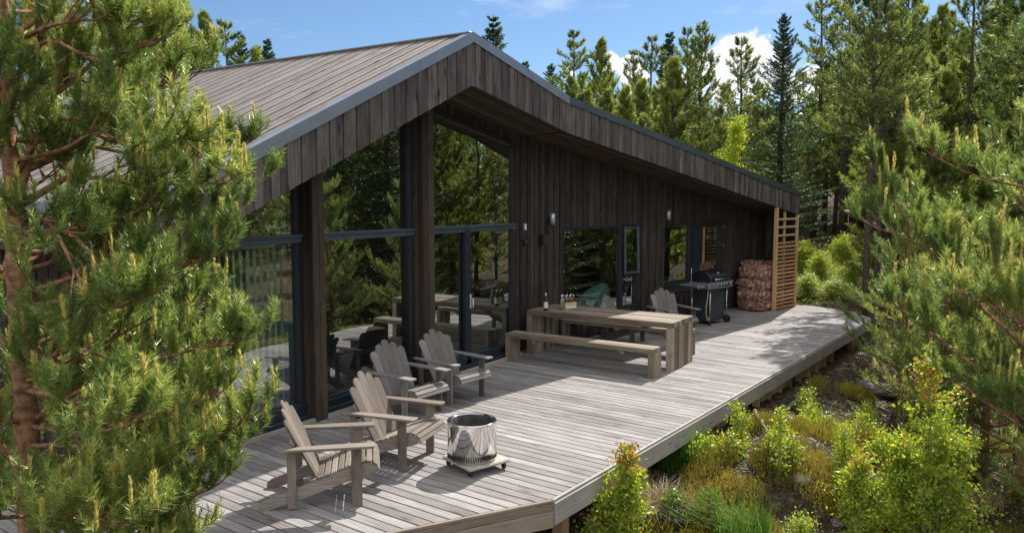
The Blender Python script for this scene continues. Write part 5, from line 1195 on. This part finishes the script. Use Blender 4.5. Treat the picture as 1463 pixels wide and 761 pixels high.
shrub(1052, 566, 640, dict(rmax=.2, nleaf=900, size=.035, cb=.05, redtop=.1, clump=.12, stems=2), 'slim bright sapling growing up against the deck edge', sd_=12)
shrub(1112, 572, 690, dict(rmax=.13, nleaf=700, size=.035, cb=.05, redtop=.0, clump=.1, stems=1), 'thin upright sapling with pale leaves before the skirt posts', sd_=13)
shrub(1203, 605, 690, dict(rmax=.26, nleaf=1500, size=.032, cb=.05, redtop=.05, clump=.12, stems=2), 'small green birch between the bare slope and the large bush', sd_=14)
shrub(1008, 615, 670, dict(rmax=.28, nleaf=1500, size=.035, cb=.02, redtop=.0, clump=.15, stems=3), 'bright green leafy clump next to the grass tuft', sd_=15)
shrub(962, 690, 750, dict(rmax=.25, nleaf=1300, size=.032, cb=.02, redtop=.1, clump=.15, stems=3), 'green sapling low in front of the fresh grass tuft', leaf='birchleaf_dk', sd_=16)
shrub(848, 728, 810, dict(rmax=.3, nleaf=1500, size=.04, cb=.02, redtop=.4, clump=.14, stems=3), 'low birch growth with red leaves under the deck corner', sd_=17)
for i in range(30):
    s_ = ru.uniform(.8, 6.4); q = ru.uniform(.35, 2.6)+(s_ < 1.6)*.6; p_ = onslope(s_, q); h = ru.uniform(.28, .5)
    t = empty('leafy_shrub', p_, 0, 'low bright leafy shrub growing among the heather on the bank', 'shrub', 'low leafy shrubs among the heather'); tr, (V, T, r) = birch_parts(h, 60+i, .26, 1100, .03, cb=.02, clump=.16, stems=3); tr.build('stem', M['birchbark'], t); trimesh('leaves', V, T, r, M['birchleaf'], t)
# grass tufts
def tuft(u, v, vb, rad, n, mat, label, w_=.006, lean=.8, name='grass_tuft'):
    p_ = ground_at(u, vb); h = hat(p_, v); k = n; a = rs.rand(k)*6.283; r_ = rad*np.sqrt(rs.rand(k)); P = np.stack([r_*np.cos(a), r_*np.sin(a), np.zeros(k)-.02], 1)
    V, T, R_ = blades(P, h, w_, lean, rs.rand(k)); o_ = trimesh(name, V, T, R_, M[mat]); o_.location = p_; return tag(o_, label, 'grass tuft')
tuft(972, 600, 662, .3, 900, 'grass', 'fresh green grass tuft growing at the deck edge')
tuft(1058, 705, 785, .28, 700, 'grass', 'bright green grass tuft at the bottom behind the spruce seedling')
tuft(932, 676, 745, .22, 800, 'drygrass', 'tuft of dry straw coloured grass beside the birch sapling', .005, 1.4)
tuft(1150, 592, 615, .2, 260, 'drygrass', 'dry grass on the pale soil next to the skirt posts', .005, 1.2)
tuft(1395, 690, 720, .3, 500, 'drygrass', 'faded grass on the dark hollow at the right of the large birch bush'.replace('at the right of', 'beyond'), .005, 1.1)
# spruce seedling with star-like whorls
p_ = ground_at(1012, 775); h = hat(p_, 700); t = empty('spruce_seedling', p_, 0, 'small spruce seedling with star shaped pale green shoots', 'seedling')
mb = MB(); mb.tube([(0, 0, -.05), (0, 0, h)], [.009, .004], 6); P, D, L = [(0, 0, h-.12)], [(0, 0, 1)], [.12]
for i in range(6):
    z = h*(.3+.68*i/6); 
    for j in range(6):
        a = j*1.05+i*.5; e = .35+.1*i; d = (math.cos(a), math.sin(a), e); l_ = .22*(1.15-i*.13); P.append((0, 0, z)); D.append(d); L.append(l_); mb.tube([(0, 0, z), (d[0]*l_*.9, d[1]*l_*.9, z+d[2]*l_*.9)], [.003, .002], 4)
        for q_ in (.35, .6): P.append((d[0]*l_*q_, d[1]*l_*q_, z+d[2]*l_*q_)); D.append((math.cos(a+.7), math.sin(a+.7), e)); L.append(l_*.4); P.append(P[-1]); D.append((math.cos(a-.7), math.sin(a-.7), e)); L.append(l_*.4)
mb.build('stem', M['twig'], t); V, T, R_ = needles(np.array(P), np.array(D), np.array(L), 60, .016, .004, 35, 65, .88, s0=0); trimesh('needles', V, T, R_, M['grass'], t)
# stones
def rock(u, v, sz, label, seed, flat=.5):
    p_ = ground_at(u, v); nu, nv = 16, 9; vs = []; fs = []
    for i in range(nv+1):
        a = -math.pi/2+math.pi*i/nv
        for j in range(nu):
            b = 2*math.pi*j/nu; q = Vector((math.cos(a)*math.cos(b), math.cos(a)*math.sin(b), math.sin(a))); k = 1+.35*mnoise.noise(q*1.4+Vector((seed*3, 0, 0)))+.14*mnoise.cell(q*2+Vector((seed, 0, 0)))
            vs.append((q.x*sz*k, q.y*sz*k*.75, q.z*sz*k*flat))
    for i in range(nv):
        for j in range(nu): fs.append((i*nu+j, i*nu+(j+1) % nu, (i+1)*nu+(j+1) % nu, (i+1)*nu+j))
    me = bpy.data.meshes.new('rock'); me.from_pydata(vs, [], fs); me.update(); o_ = link('rock', me, M['rock']); o_.location = p_+Vector((0, 0, sz*flat*.25)); o_.rotation_euler = (0, 0, seed*1.7); return tag(o_, label, 'rock', 'stones on the slope')
rock(1195, 748, .09, 'pale stone at the bottom edge beneath the large birch bush', 1)
rock(1128, 600, .2, 'flat light slab lying on the bare soil by the skirt posts', 2, .25)
rock(1248, 560, .38, 'grey boulder face half way up the bare slope', 3, .4)
rock(1425, 655, .12, 'small grey stone in the dark hollow behind the large birch bush', 4)
rock(1140, 690, .13, 'light stone between the heather mounds', 5, .5)
rock(1196, 610, .2, 'rough stone on the dark brown slope below the deck', 6, .3)
rock(1098, 612, .12, 'stone tucked at the foot of the skirt boards', 7, .5)
# dead wood
def log(u0, d0, u1, d1, r_, label, z0=.04, z1=.04):
    a = ground_at(u0, d0); b = ground_at(u1, d1); a.z += z0; b.z += z1; m_ = (a+b)/2+Vector((0, 0, .03)); mb = MB(); mb.tube([a-m_, (a*2+b)/3-m_+Vector((.02, .03, .02)), (a+2*b)/3-m_-Vector((.01, .03, 0)), b-m_], [r_, r_*.95, r_*.8, r_*.5], 10); o_ = mb.build('dead_branch', M['bark_dead']); o_.location = m_; tag(o_, label, 'branch', 'dead wood on the slope')
log(1078, 612, 1104, 640, .024, 'thick broken branch leaning from the skirt posts', .25, .03)
log(1135, 570, 1160, 584, .03, 'grey branch lying down the pale soil')
log(1122, 592, 1190, 545, .035, 'long pole lying along the foot of the skirt posts', .05, .05)
log(1213, 650, 1222, 630, .014, 'thin bleached twig standing out beside the small green birch', .02, .3)
log(1085, 700, 1100, 720, .008, 'thin pale twig rising from the dark heather', .02, .22)
